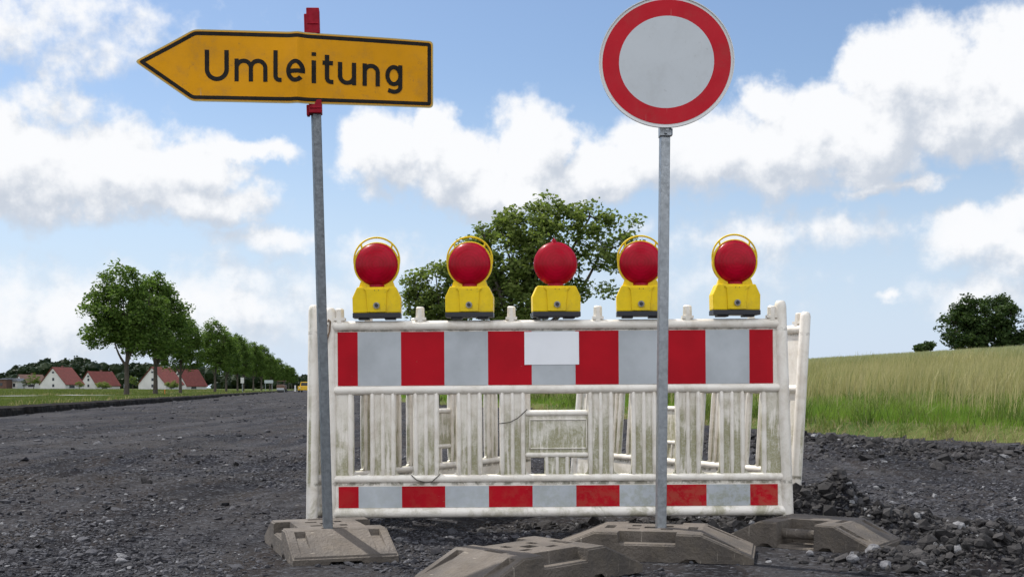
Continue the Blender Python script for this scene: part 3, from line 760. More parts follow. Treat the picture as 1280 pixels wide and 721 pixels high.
# yellow vehicle
x = X(382.5, 195); v = empty('construction_vehicle', (x, 195, hz(x, 195)))
MB().prism([(-1.05, .35), (1.05, .35), (1.05, 1.0), (-1.05, 1.0)], -1.6, 2.2).build('body', M['car_yellow'], v, .05)
MB().prism([(-.9, 1.0), (.9, 1.0), (.75, 1.7), (-.75, 1.7)], -.6, 1.4).build('cab', M['car_yellow'], v, .05)
MB().prism([(-.75, 1.08), (.75, 1.08), (.64, 1.58), (-.64, 1.58)], -.63, -.605).build('windscreen', M['window'], v)
for sx in (-1, 1):
    for yy in (-1.05, 1.6): MB().tube([(sx*.95-.1, yy, .32), (sx*.95+.1, yy, .32)], .32, 16).build('wheel', M['car_dark'], v)
    MB().box((sx*.75, -1.62, .75), (.25, .05, .14)).build('headlight', M['sign_white'], v)
tag(v, 'yellow vehicle far down the road, half behind the white fence post', 'vehicle')
x = X(353, 200); v = empty('construction_machine', (x, 200, hz(x, 200)))
MB().prism([(-.75, .5), (.6, .5), (.6, 1.15), (.1, 1.3), (-.75, 1.2)], -1.2, .8).build('body', M['brown'], v, .04)
MB().tube([(-.7, -.9, .42), (.5, -.9, .42)], .42, 18).build('drum', M['galv'], v)
for sx in (-.65, .45): MB().tube([(sx-.1, .9, .42), (sx+.1, .9, .42)], .42, 16).build('wheel', M['car_dark'], v)
for sx, sy in ((-.6, -.5), (.45, -.5), (-.6, .6), (.45, .6)): MB().tube([(sx, sy, 1.1), (sx, sy, 1.85)], .035, 6).build('canopy_post', M['car_dark'], v)
MB().box((-.08, .05, 1.88), (1.3, 1.4, .08)).build('canopy', M['brown'], v)
tag(v, 'brown construction machine working far down the road', 'machine')
x = X(369, 190); v = empty('marker_board', (x, 190, hz(x, 190)))
MB().box((0, 0, .06), (.4, .4, .12)).build('foot', M['rubber'], v); MB().box((0, 0, .6), (.25, .05, 1.0)).build('board', M['sign_white'], v)
tag(v, 'small white marker board standing on the far road', 'marker')

# ------------------------------------------------------------------ fence barrier
S = 273.0; XC = 696.5
def fx(px): return (px-XC)/S
def fz(py): return EYE+(HY-py)/S
def make_fence():
    root = empty('barrier_fence')
    P = M['plastic']
    def rail(nm, x0_, x1_, z, r): MB().capsule((fx(x0_), 0, z), (fx(x1_), 0, z), r).build(nm, P, root)
    rail('rail', 414, 979, fz(406.3), .0245)
    rail('rail', 416, 979, fz(486), .021)
    rail('rail', 416, 983, fz(597), .020)
    rail('rail', 416, 985, fz(639), .024)
    MB().capsule((fx(414), 0, .03), (fx(414.5), 0, fz(383)), .026).build('post', P, root)
    MB().capsule((fx(985), 0, .03), (fx(977), 0, fz(377.5)), .0275).build('post', P, root)
    # board fields
    MB().box(((fx(420)+fx(974))/2, 0, (fz(484)+fz(409))/2), (fx(974)-fx(420), .018, fz(409)-fz(484))).build('upper_board', P, root)
    MB().box(((fx(418)+fx(981))/2, 0, (fz(640)+fz(600))/2), (fx(981)-fx(418), .018, fz(600)-fz(640))).build('lower_board', P, root)
    edges = [424, 449, 503, 557, 611.5, 666, 720.5, 774.5, 829, 883, 937.5]
    for nm, y0, y1, last in (('reflective_stripes', 413.5, 480.5, 967), ('reflective_stripes', 606, 632.5, 972)):
        mb = MB(); E = edges+[last]
        for k in range(len(E)-1):
            mb.prism([(fx(E[k]), fz(y1)), (fx(E[k+1]), fz(y1)), (fx(E[k+1]), fz(y0)), (fx(E[k]), fz(y0))], -.0112, -.0092, 0 if k % 2 == 0 else 1)
        mb.build(nm, [M['film_red'], M['film_white']], root)
    # slats : a flat web with three raised ribs
    zt, zb = fz(487), fz(596)
    for c in (479.5, 533.5, 587.5, 641.5, 751.5, 805.5, 860.5, 915.5):
        mb = MB(); x_ = fx(c)
        mb.box((x_, 0, (zt+zb)/2), (.118, .010, zt-zb))
        for o in (-.0475, 0, .0475):
            r = .0122 if o else .0110
            mb.tube([(x_+o, 0, zb+.004), (x_+o, 0, zb+.022), (x_+o, 0, zb+.06), (x_+o, 0, zt-.05), (x_+o, 0, zt-.02), (x_+o, 0, zt)], [r*.5, r*.85, r, r, r*.9, r*.6], 14, T=Matrix.Diagonal((1, 1.6, 1, 1)))
        # moulded fillets into the lower rail
        for sgn in (-1, 1):
            xx = x_+sgn*.059
            mb.prism([(xx, zb), (xx+sgn*.014, zb+.018), (xx+sgn*.004, zb+.024), (xx, zb+.040)] if sgn > 0 else [(xx, zb), (xx, zb+.040), (xx-.004, zb+.024), (xx-.014, zb+.018)], -.007, .007)
        mb.build('slat', P, root)
    for a, b_, rib in ((416, 443, 439), (952, 980, 955.5)):
        mb = MB(); mb.box(((fx(a)+fx(b_))/2, 0, (zt+zb)/2), (fx(b_)-fx(a), .010, zt-zb))
        mb.tube([(fx(rib), 0, zb), (fx(rib), 0, zb+.03), (fx(rib), 0, zt-.03), (fx(rib), 0, zt)], [.008, .0145, .0145, .009], 12)
        mb.build('slat', P, root)
    # centre plate with its own rails, ribs and two small openings
    mb = MB(); xa, xb = fx(657), fx(736.5)
    mb.capsule((xa, 0, fz(516)), (xb, 0, fz(516)), .0145).capsule((xa, 0, fz(568)), (xb, 0, fz(568)), .014)
    mb.box(((xa+xb)/2, 0, (fz(516)+fz(568))/2), (xb-xa, .010, fz(516)-fz(568)))
    fr = [(663, 524), (734, 524), (734, 560), (663, 560)]
    for (p, q) in zip(fr, fr[1:]+fr[:1]): mb.tube([(fx(p[0]), -.0055, fz(p[1])), (fx(q[0]), -.0055, fz(q[1]))], .0048, 6)
    mb.build('centre_plate', P, root)
    mb = MB(); mb.box(((fx(681)+fx(713))/2, 0, (fz(568)+zb)/2), (fx(713)-fx(681), .010, fz(568)-zb))
    for q in (684, 697, 709.5): mb.tube([(fx(q), 0, zb), (fx(q), 0, zb+.02), (fx(q), 0, fz(570))], [.008, .012, .012], 10)
    mb.build('lower_slat', P, root)
    for q in (426.5, 527, 641, 749, 861, 966.5):
        h = .055 if q not in (426.5, 966.5) else .05
        mb = MB(); mb.box((fx(q), 0, fz(399)+.006), (.052, .04, .012)); mb.tube([(fx(q), 0, fz(402)), (fx(q), 0, fz(399)+h), (fx(q), 0, fz(399)+h+.006)], [.022, .020, .014], 8, smooth=False, twist=.39)
        mb.build('peg', P, root)
    return root
fence = make_fence()
fence.location = (X(XC, 5.495), 5.495, 0); fence.rotation_euler = (0, R(-.38), 0)
tag(fence, 'white plastic barrier fence with red and white stripes, front one facing the viewer', 'barrier', 'barrier fences set in a triangle')
def end_place(near, far, flip, lean, label, dz=0.):
    c = copy_tree(fence); n = Vector(near); f = Vector(far); m_ = (n+f)/2; dv = (f-n).normalized()
    xd = -dv if flip else dv
    yaw = math.atan2(xd.y, xd.x)
    c.location = (m_.x, m_.y, dz)
    c.rotation_mode = 'XYZ'
    c.rotation_euler = (Matrix.Rotation(yaw, 3, 'Z') @ Matrix.Rotation(lean, 3, 'X')).to_euler()
    c['label'] = label
    return c
end_place((-.918, 5.53), (.10, 7.37), True, R(0.5), 'left rear barrier fence running back from the far left post', -.01)
end_place((1.365, 5.80), (.40, 7.64), False, R(4.2), 'right rear barrier fence leaning outwards, its post right of the front fence', 0.)
# things fixed to the front fence only
MB().prism([(fx(657), fz(455.5)), (fx(725), fz(455.5)), (fx(725), fz(414.5)), (fx(657), fz(414.5))], -.0135, -.0120).build('white_sticker', M['sticker'], fence)
mb = MB(); mb.tube([(fx(413), -.032, fz(401)), (fx(413.5), -.034, fz(398)), (fx(416), -.034, fz(400.5)), (fx(415), -.034, fz(412)), (fx(411), -.034, fz(425)), (fx(407.5), -.034, fz(428)), (fx(407.5), -.033, fz(420)), (fx(412), -.033, fz(404))], .0042, 6)
mb.build('hook', M['rust'], fence)
MB().tube([(fx(515), -.018, fz(592)), (fx(522), -.026, fz(598)), (fx(533), -.029, fz(601)), (fx(541), -.028, fz(600)), (fx(551), -.018, fz(591))], .0022, 6).build('wire_tie', M['wire'], fence)
MB().tube([(fx(625), -.018, fz(528.5)), (fx(638), -.022, fz(527)), (fx(648), -.022, fz(522)), (fx(660), -.018, fz(511))], .002, 6).build('wire_tie', M['wire'], fence)

# ------------------------------------------------------------------ warning lamps
def arc(cx, cz, r, a0, a1, n): return [(cx+r*math.cos(R(a0+(a1-a0)*i/n)), cz+r*math.sin(R(a0+(a1-a0)*i/n))) for i in range(n+1)]
LZ, LR = .245, .098
def make_lamp(ring=True):
    root = empty('warning_lamp')
    mb = MB()
    mb.prism([(-.109, .002), (.109, .002), (.109, .024), (-.109, .024)], -.045, .045)
    mb.prism([(-.085, -.006), (-.035, -.006), (-.035, .002), (-.085, .002)], -.03, .03).prism([(.035, -.006), (.085, -.006), (.085, .002), (.035, .002)], -.03, .03)
    mb.build('base', M['lamp_black'], root, .002)
    top = .142
    hb = [(-.109, .024), (.109, .024), (.110, .094), (.088, top), (-.088, top), (-.110, .094)]
    house_ = MB().prism(hb, -.040, .040).build('housing', M['lamp_yellow'], root, .005, 3)
    for sg in (-1, 1):
        fp = MB()
        fp.prism([(-.042, .026), (.042, .026), (.048, .118), (.060, .134), (-.060, .134), (-.048, .118)], *( (-.0475, -.038) if sg < 0 else (.038, .0475)))
        fp.build('front_panel' if sg < 0 else 'back_panel', M['lamp_yellow'], house_, .004, 3)
    k = MB(); k.tube([(0, -.046, .057), (0, -.055, .057)], .0145, 20, 0).tube([(0, -.055, .057), (0, -.059, .057)], .009, 6, 1, smooth=False)
    k.build('lock_screw', [M['metal_dark'], M['lamp_black']], root, .0015)
    dt = MB(); dt.tube([(-.008, -.0478, .126), (-.008, -.0492, .126)], .002, 8).tube([(.010, -.0478, .126), (.010, -.0492, .126)], .002, 8); dt.build('vent_holes', M['lamp_black'], house_)
    if ring:
        # collar: yellow web that cups the lens from below, and the carrying handle above
        cm = MB(); ro = LR+.0065
        outer = [(.086, top-.010)] + [(.074, .168)] + arc(0, LZ, ro, -48, 40, 18)
        right = outer
        inner = arc(0, LZ, LR-.012, 40, -90, 24)
        poly = right + inner + [(0, top-.012)]
        n = len(poly)
        for sx in (-1, 1):
            q = [(sx*a, b_) for a, b_ in poly]
            # triangulate as strips between outer and inner runs
            out_run = right; in_run = arc(0, LZ, LR-.012, -90, 40, len(right)-1)
            vs = []
            for yy in (-.012, .012):
                vs += [(sx*a, yy, b_) for a, b_ in out_run]+[(sx*a, yy, b_) for a, b_ in in_run]
            L_ = len(out_run); fs = []
            for i in range(L_-1):
                fs.append((i, i+1, L_+i+1, L_+i)); fs.append((2*L_+i, 3*L_+i, 3*L_+i+1, 2*L_+i+1))
                fs.append((i, 2*L_+i, 2*L_+i+1, i+1)); fs.append((L_+i, L_+i+1, 3*L_+i+1, 3*L_+i))
            cm.add(vs, fs)
            cm.prism([(0, top-.012), (sx*.086, top-.010), (0, LZ-LR+.012)] , -.0118, .0118)
        cm.tube([(0+a, 0, b_) for a, b_ in arc(0, LZ, LR+.0035, 38, 142, 28)], .0035, 8)
        hd = arc(0, LZ+.022, .1035, -12, 192, 44)
        cm.build('collar', M['lamp_yellow'], root)
        hm = MB(); hm.tube([(a, 0, b_) for a, b_ in hd], .0042, 8)
        for a in (48, 132):
            c_, s_ = math.cos(R(a)), math.sin(R(a)); hm.tube([(c_*(LR+.002), 0, LZ+s_*(LR+.002)), (c_*.106, 0, LZ+.021+s_*.1025)], .0042, 8)
        hm.build('handle', M['lamp_yellow'], root)
    # lens: double dome with rim, on a short red neck
    lm = MB(); n = 56; prof = []
    for i in range(11):
        t = i/10; rr_ = LR*math.sin(t*math.pi/2); yy = -.008-.040*math.cos(t*math.pi/2)
        prof.append((rr_, yy))
    full = prof + [(LR+.002, -.006), (LR+.002, .006)] + [(a, -b_) for a, b_ in prof[::-1]]
    vs = []; fs = []
    for (rr_, yy) in full:
        for k2 in range(n):
            w = 2*math.pi*k2/n; vs.append((max(rr_, .0004)*math.cos(w), yy, LZ+max(rr_, .0004)*math.sin(w)))
    for i in range(len(full)-1):
        for k2 in range(n): fs.append((i*n+k2, i*n+(k2+1) % n, (i+1)*n+(k2+1) % n, (i+1)*n+k2))
    lm.add(vs, fs, 0, True)
    lens = lm.build('lens', M['lens'], root)
    MB().tube([(0, 0, top-.003), (0, 0, top+.012)], .036, 24).build('lens_neck', M['lens'], root, .002)
    # lamp reflector inside the lens, dark core seen through the red glass
    MB().tube([(0, 0, .165), (0, 0, .205), (0, 0, .225)], [.016, .018, .007], 14).build('bulb_holder', M['lamp_black'], lens)
    if not ring:
        MB().tube([(-.006, 0, LZ+LR), (-.006, 0, LZ+LR+.012)], [.013, .010], 10).tube([(-.006, 0, LZ+LR+.012), (-.008, 0, LZ+LR+.020)], .004, 8).build('rim_stub', M['lens'], root)
    return root
lamp = make_lamp(True); bare = make_lamp(False)
labs = ['leftmost red warning lamp with yellow collar and handle on the barrier', 'red warning lamp with yellow handle, second from the left on the barrier',
        'middle red warning lamp without yellow ring or handle', 'red warning lamp partly hidden behind the round sign pole', 'rightmost red warning lamp with yellow collar on the barrier']
for i, (px, py) in enumerate(((471.8, 399.3), (587.5, 398.5), (694.8, 397.8), (800.5, 397.2), (918.3, 395.6))):
    o = bare if i == 2 else (lamp if i == 0 else copy_tree(lamp))
    o.location = (X(px, 5.495), 5.495, Z(py, 5.495)+.004); o.rotation_euler = (0, R(-.4+random.uniform(-.5, .5)), R((2, -3, 5, -2, 4)[i]))
    tag(o, labs[i], 'warning lamp', 'red warning lamps on top of the barrier')

# ------------------------------------------------------------------ base plates (heightfield moulding)
def plate_mesh(deep=False, L_=.40, W_=.20, Hh=.115):
    def h(x, y):
        ax, ay = abs(x), abs(y)
        z = Hh if ax <= .20 else Hh-(Hh-.034)*(ax-.20)/(L_-.20)
        if .125 < ay < .165 and .212 < ax < .375: z -= .020*(1-(ax-.212)/.163)
        if deep:
            if ax < .10 and y < -.02: z = .012
        elif ax < .11 and ay > .135: z = .074
        if ax < .10 and ay < .10:
            for hx_, hy_, a, b_ in ((0, 0, .026, .026), (.065, .055, .016, .022), (-.065, .055, .016, .022), (.065, -.055, .022, .014), (-.065, -.055, .022, .014)):
                if abs(x-hx_) < a and abs(y-hy_) < b_ and not deep: z = .03
        if .145 < ax < .18 and ay < .05: z -= .012
        if ax > L_-.008 or ay > W_-.006: z -= .006
        return z
    e = .0015
    bx = [.20, .212, .375, .11 if not deep else .10, .026, .065-.016, .065+.016, .065-.022, .065+.022, .145, .18, L_-.008]
    by = [.125, .165, .135 if not deep else .02, .026, .055-.022, .055+.022, .055-.014, .055+.014, .05, W_-.006]
    def grid(bs, lim):
        g = {-lim, lim, 0.}
        for b_ in bs:
            for s in (-1, 1):
                g.add(round(s*b_-e, 5)); g.add(round(s*b_+e, 5))
        for q in np.linspace(-lim, lim, 15): g.add(round(float(q), 5))
        g = sorted(v for v in g if -lim <= v <= lim); out = [g[0]]
        for v in g[1:]:
            if v-out[-1] > 2e-4: out.append(v)
        return out
    xs = grid(bx, L_); ys = grid(by, W_); nx, ny = len(xs), len(ys)
    mb = MB(); V = [(x, y, h(x, y)) for x in xs for y in ys]
    fs = [(i*ny+j, (i+1)*ny+j, (i+1)*ny+j+1, i*ny+j+1) for i in range(nx-1) for j in range(ny-1)]
    # skirt with undercut feet
    def bz(x, y):
        if abs(y) > W_-1e-4: return .020 if (.13 < abs(x) < .20 or .29 < abs(x) < .35) else .0
        return .016 if abs(y) < .07 else 0.
    ring = [(i, 0) for i in range(nx)]+[(nx-1, j) for j in range(1, ny)]+[(i, ny-1) for i in range(nx-2, -1, -1)]+[(0, j) for j in range(ny-2, 0, -1)]
    k = len(V)
    for (i, j) in ring: V.append((xs[i], ys[j], bz(xs[i], ys[j])))
    n = len(ring)
    for q in range(n):
        a = ring[q]; b_ = ring[(q+1) % n]
        fs.append((a[0]*ny+a[1], k+q, k+(q+1) % n, b_[0]*ny+b_[1]))
    fs.append(tuple(range(k+n-1, k-1, -1)))
    mb.add(V, fs); return mb
def plate(name, loc, yaw, tilt, label, deep=False):
    root = plate_mesh(deep).build(name, M['rubber'])
    b_ = root.modifiers.new('soft', 'BEVEL'); b_.width = .0035; b_.segments = 2; b_.limit_method = 'ANGLE'; b_.angle_limit = R(32)
    root.location = loc; root.rotation_euler = (tilt[0], tilt[1], yaw)
    if deep: MB().tube([(-.115, -.125, .062), (.115, -.125, .062)], .022, 16).build('carrying_bar', M['rubber'], root)
    tag(root, label, 'base plate', 'recycled plastic base plates under signs and fence')
    return root
plate('base_plate', (-.748, 4.86, -.012), R(109), (0, 0), 'brown-grey base plate holding the diversion sign pole')
plate('base_plate', (.553, 4.75, -.015), R(-12.5), (0, 0), 'brown-grey base plate holding the round sign pole')
plate('base_plate', (.062, 4.16, -.012), R(41), (0, R(-1.5)), 'loose base plate in the foreground, cut by the bottom edge').scale = (.93, .93, 1)
plate('base_plate', (1.265, 5.06, -.012), R(-35), (0, 0), 'base plate with round bar in its gap, at the right fence corner', True).scale = (.80, .95, .95)

# ------------------------------------------------------------------ poles and signs
def sq_tube(p0, p1, w, yaw, m, name, parent):
    p0 = Vector(p0); p1 = Vector(p1); mb = MB(); L_ = (p1-p0).length
    mb.box((0, 0, L_/2), (w, w, L_)); o = mb.build(name, m, parent, .004)
    q = (p1-p0).to_track_quat('Z', 'Y'); o.matrix_local = Matrix.Translation(p0) @ q.to_matrix().to_4x4() @ Matrix.Rotation(yaw, 4, 'Z')
    return o
# diversion sign
DP = 4.72
b0 = Vector((X(410.5, DP), DP, .02)); b1 = Vector((X(391.5, DP), DP, Z(14, DP)))
sign = empty('diversion_sign', b0)
loc = lambda p: (Vector(p)-b0)
sq_tube((0, 0, 0), loc(b1), .034, R(24), M['galv_old'], 'pole', sign)
st = [(168, 80.5, 4.70), (372, 84.6, 4.655), (541.5, 93.4, 4.90)]
SP = [Vector((X(a, c), c, Z(b, c))) for a, b, c in st]
vs_ = 4.66/F
def smap(px, v, off=0.):
    if px <= 372: t = (px-168)/(372-168); p = SP[0].lerp(SP[1], t)
    else: t = (px-372)/(541.5-372); p = SP[1].lerp(SP[2], t)
    kink = -.010*math.exp(-((px-372)/7)**2)           # dented crease
    buckle = .004*math.sin(px*.03)*math.cos(v*.05)
    return loc(p+Vector((0, kink+buckle-off, v*vs_)))
def outline(inset=0., rr=6., k=8):
    # tip, upper shoulder, right corners, lower shoulder
    pts = [(168.2, 3.2), (243, 45.2), (541.5, 43.8), (541.5, -43.8), (240, -45.2)]
    n = len(pts); out = []
    # inset polygon
    ins = []
    for i in range(n):
        p0 = Vector(pts[i-1]); p1 = Vector(pts[i]); p2 = Vector(pts[(i+1) % n])
        e1 = (p1-p0).normalized(); e2 = (p2-p1).normalized()
        n1 = Vector((e1.y, -e1.x)); n2 = Vector((e2.y, -e2.x))
        bis = (n1+n2).normalized(); ins.append(p1+bis*inset/max(.2, bis.dot(n1)))
    for i in range(n):
        p0, p1, p2 = ins[i-1], ins[i], ins[(i+1) % n]; r_ = max(1.5, rr-inset*.6)*(1. if i in (2, 3) else 1.)
        a = p1+(p0-p1).normalized()*r_; b_ = p1+(p2-p1).normalized()*r_
        for q in range(k+1):
            t = q/k; out.append(tuple(a*(1-t)**2+p1*2*t*(1-t)+b_*t*t))
    # densify long runs so the crease is followed
    res = []
    for i, p in enumerate(out):
        q = out[(i+1) % len(out)]; L_ = math.hypot(q[0]-p[0], q[1]-p[1]); m_ = max(1, int(L_/1.5))
        for j in range(m_): res.append((p[0]+(q[0]-p[0])*j/m_, p[1]+(q[1]-p[1])*j/m_))
    return res
def inside_grid_mesh(mb, inset, off, thick, mi):
    """plate face as vertical strips between upper and lower outline"""
    o = outline(inset); xs = sorted(set([round(p[0], 2) for p in o])); 
    def span(x):
        c = []
        for i in range(len(o)):
            a, b_ = o[i], o[(i+1) % len(o)]
            if (a[0]-x)*(b_[0]-x) <= 0 and abs(a[0]-b_[0]) > 1e-6: c.append(a[1]+(b_[1]-a[1])*(x-a[0])/(b_[0]-a[0]))
        return (max(c), min(c)) if c else (0, 0)
    lo, hi = xs[0]+.03, xs[-1]-.03
    g = sorted(set(list(np.linspace(lo, hi, 130))+[lo+.4, lo+1, lo+2, hi-.4, hi-1, hi-2, hi-3.5]+list(np.linspace(352, 392, 41))))
    rows = 9; V = []; Fs = []
    for x in g:
        t, b_ = span(x)
        for j in range(rows): V.append(smap(x, b_+(t-b_)*j/(rows-1), off))
    n = len(g)
    for i in range(n-1):
        for j in range(rows-1): Fs.append((i*rows+j, (i+1)*rows+j, (i+1)*rows+j+1, i*rows+j+1))
    if thick:
        k = len(V); V += [v+Vector((0, thick, 0)) for v in V]
        Fs += [tuple(q+k for q in f[::-1]) for f in Fs]
        b = [(i, 0) for i in range(n)]+[(n-1, j) for j in range(1, rows)]+[(i, rows-1) for i in range(n-2, -1, -1)]+[(0, j) for j in range(rows-2, 0, -1)]
        for q in range(len(b)):
            a_, c_ = b[q], b[(q+1) % len(b)]; ia = a_[0]*rows+a_[1]; ic = c_[0]*rows+c_[1]; Fs.append((ia, ic, ic+k, ia+k))
    mb.add(V, Fs, mi)
mb = MB(); inside_grid_mesh(mb, 0, 0, .004, 0); panel = mb.build('sign_panel', M['sign_rim'], sign)
mb = MB(); inside_grid_mesh(mb, 1.6, .0008, 0, 0); mb.build('yellow_face', M['sign_yellow'], panel)
def stroke(mb, pts, w, off):
    n = len(pts); V = []; 
    for i, p in enumerate(pts):
        a = Vector(pts[max(i-1, 0)]); b_ = Vector(pts[min(i+1, n-1)]); t = (b_-a).normalized(); nn = Vector((-t.y, t.x))*w/2
        V.append(smap(p[0]+nn.x, p[1]+nn.y, off)); V.append(smap(p[0]-nn.x, p[1]-nn.y, off))
    mb.add(V, [(2*i, 2*i+1, 2*i+3, 2*i+2) for i in range(n-1)])
# border ring
o1 = outline(2.7); 
mb = MB(); n = len(o1); V = []
for i in range(n):
    a = Vector(o1[i-1]); b_ = Vector(o1[(i+1) % n]); t = (b_-a).normalized(); nn = Vector((t.y, -t.x)); p = Vector(o1[i]); q = p+nn*4.7
    V.append(smap(p.x, p.y, .0016)); V.append(smap(q.x, q.y, .0016))
mb.add(V, [(2*i, 2*i+1, 2*((i+1) % n)+1, 2*((i+1) % n)) for i in range(n)]); mb.build('black_border', M['sign_black'], panel)
W5 = 5.3; BL, XH, CAP = -19., 9.6, 20.; lo = BL+W5/2; xh = XH-W5/2
def line(a, b_, k=8): return [(a[0]+(b_[0]-a[0])*i/k, a[1]+(b_[1]-a[1])*i/k) for i in range(k+1)]
def earc(cx, cy, rx, ry, a0, a1, k=20): return [(cx+rx*math.cos(R(a0+(a1-a0)*i/k)), cy+ry*math.sin(R(a0+(a1-a0)*i/k))) for i in range(k+1)]
def arch(x0_, x1_, top, bot):      # n-like arch
    rx = (x1_-x0_)/2; return earc((x0_+x1_)/2, top-rx*1.0, rx, rx*1.0, 165, 0)+line((x1_, top-rx-.5), (x1_, bot))
letters = []
def cup(x0_, x1_, top, low):
    rx = (x1_-x0_)/2; return line((x0_, top), (x0_, low+rx+.5))+earc((x0_+x1_)/2, low+rx, rx, rx, 180, 360)+line((x1_, low+rx+.5), (x1_, top))
letters.append(cup(259, 283.6, CAP, lo))
letters += [line((296.2, XH), (296.2, BL)), arch(296.2, 314.1, xh, BL), arch(314.1, 332.2, xh, BL)]
letters.append(line((344.9, CAP+.6), (344.9, lo+5))+earc(350, lo+5, 5.1, 5, 180, 270, 8)+[(352.4, lo)])
ecy = (XH+BL)/2
letters += [earc(369.8, ecy, 9.0, (XH-BL)/2-W5/2, 0, 318, 34), line((361.5, ecy-.4), (381.3, ecy-.4), 10)]
letters += [line((391.7, XH), (391.7, BL)), line((391.7, 19.8), (391.7, 15.2), 2)]
letters += [line((407.6, 17.5), (407.6, lo+5))+earc(412.6, lo+5, 5, 5, 180, 270, 8)+[(415.3, lo)], line((402.2, XH-2.2), (414.8, XH-2.2), 4)]
rx = (440.5-423.4)/2
letters += [line((423.4, XH), (423.4, lo+rx))+earc(423.4+rx, lo+rx, rx, rx, 180, 345, 16), line((440.5, XH), (440.5, BL))]
letters += [line((453.8, XH), (453.8, BL)), arch(453.8, 470.1, xh, BL)]
letters += [earc(490.6, ecy+.6, 8.2, 11.0, 20, 340, 30), line((498.9, XH), (498.9, -18.5))+earc(491.0, -18.5, 7.9, 6.6, 0, -120, 12)+[(483.4, -23.2)]]
mb = MB()
for i, s_ in enumerate(letters): stroke(mb, s_, W5 if i else W5+.3, .0017+i*.00012)
mb.build('lettering', M['sign_black'], panel)
# red plastic clamps
for (y0, y1, side) in ((13, 45, 1), (127, 143.5, 0)):
    zc = (Z(y0, DP)+Z(y1, DP))/2; t = (zc-b0.z)/(b1.z-b0.z); c = b0.lerp(b1, t); hh = Z(y0, DP)-Z(y1, DP)
    mb = MB(); mb.box((0, 0, 0), (.050, .052, hh)); mb.box((-.029, .004, -.01 if side else -.012), (.012, .034, hh*.8))
    mb.box((0, -.027, -hh*.12), (.044, .006, .006))
    o = mb.build('clamp', M['clamp_red'], sign, .004); o.location = loc(c)+Vector((0, -.008, 0)); o.rotation_euler = (0, R(-1.5), R(6))
tag(sign, 'yellow arrow sign reading Umleitung on a leaning steel pole', 'road sign')
# round closed-road sign
DP2 = 4.75
c0 = Vector((X(825.8, DP2), DP2, .02)); c1 = Vector((X(832.5, DP2), DP2, Z(1, DP2)))
rs = empty('round_sign', c0); loc2 = lambda p: Vector(p)-c0
sq_tube((0, 0, 0), loc2(c1), .0375, R(8), M['galv'], 'pole', rs)
dS = DP2-.045; cc = Vector((X(833, dS), dS, Z(77.8, dS))); k_ = dS/F
def disc(mb, r0, r1, y0, y1, mi, n=96):
    V = []; Fs = []
    for (r_, y_) in ((r0, y0), (r1, y0), (r1, y1), (r0, y1)):
        for i in range(n): w = 2*math.pi*i/n; V.append((r_*math.cos(w)*1.015, y_, r_*math.sin(w)*.99))
    for a in range(4):
        b_ = (a+1) % 4
        for i in range(n): Fs.append((a*n+i, a*n+(i+1) % n, b_*n+(i+1) % n, b_*n+i))
    mb.add(V, Fs, mi)
pm = MB(); disc(pm, .0005, 82*k_, -.001, .003, 0); pl_ = pm.build('sign_plate', M['sign_white'], rs, 0); pl_.location = loc2(cc); pl_.rotation_euler = (0, 0, R(-4))
pm = MB(); disc(pm, 58.2*k_, 78.6*k_, -.0022, -.0014, 0); pm.build('red_ring', M['sign_red'], pl_)
pm = MB(); disc(pm, .0005, 58.2*k_, -.0021, -.0014, 0); pm.build('white_disc', M['sign_grey'], pl_)
pm = MB(); disc(pm, 82*k_, 83*k_, -.006, .006, 0); pm.build('rim', M['sign_white'], pl_)
for (yy, hh) in ((162.5, 15), (-1, 7)):
    zc = Z(yy, DP2-.03); c = c0.lerp(c1, (zc-c0.z)/(c1.z-c0.z)); mb = MB(); q = hh*k_
    mb.box((0, -.004, 0), (.046, .052, q)); mb.box((0, -.033, 0), (.012, .008, q*.7)); mb.tube([(.004, -.03, 0), (.004, -.044, 0)], .007, 6)
    mb.box((.026, .0, -.004), (.008, .03, q*.6))
    o = mb.build('clamp', M['galv'], rs, .003); o.location = loc2(c)
tag(rs, 'round no-entry-for-vehicles sign, red ring round grey-white centre, on a steel pole', 'road sign')

# ------------------------------------------------------------------ sky, sun, camera
sun_dir = Vector((-.38, .34, .78)).normalized()
el = math.asin(sun_dir.z); az = math.atan2(sun_dir.x, sun_dir.y)
w = bpy.data.worlds.new('World'); sc.world = w; w.use_nodes = True
nt = w.node_tree; N = NT(nt); bg = nt.nodes['Background']
SKY = .11
sky = N.n('ShaderNodeTexSky'); sky.sky_type = 'NISHITA'; sky.sun_disc = False; sky.sun_elevation = el; sky.sun_rotation = az
sky.air_density = 1.; sky.dust_density = .8; sky.ozone_density = 1.2; sky.altitude = 50
bg.inputs['Strength'].default_value = SKY
gd = N.n('ShaderNodeTexCoord').outputs['Generated']
sp = N.n('ShaderNodeSeparateXYZ'); N.l(gd, sp.inputs[0])
AZ = N.math('MULTIPLY', N.math('ARCTAN2', sp.outputs[0], sp.outputs[1]), 57.2958)
EL = N.math('MULTIPLY', N.math('ARCSINE', sp.outputs[2]), 57.2958)
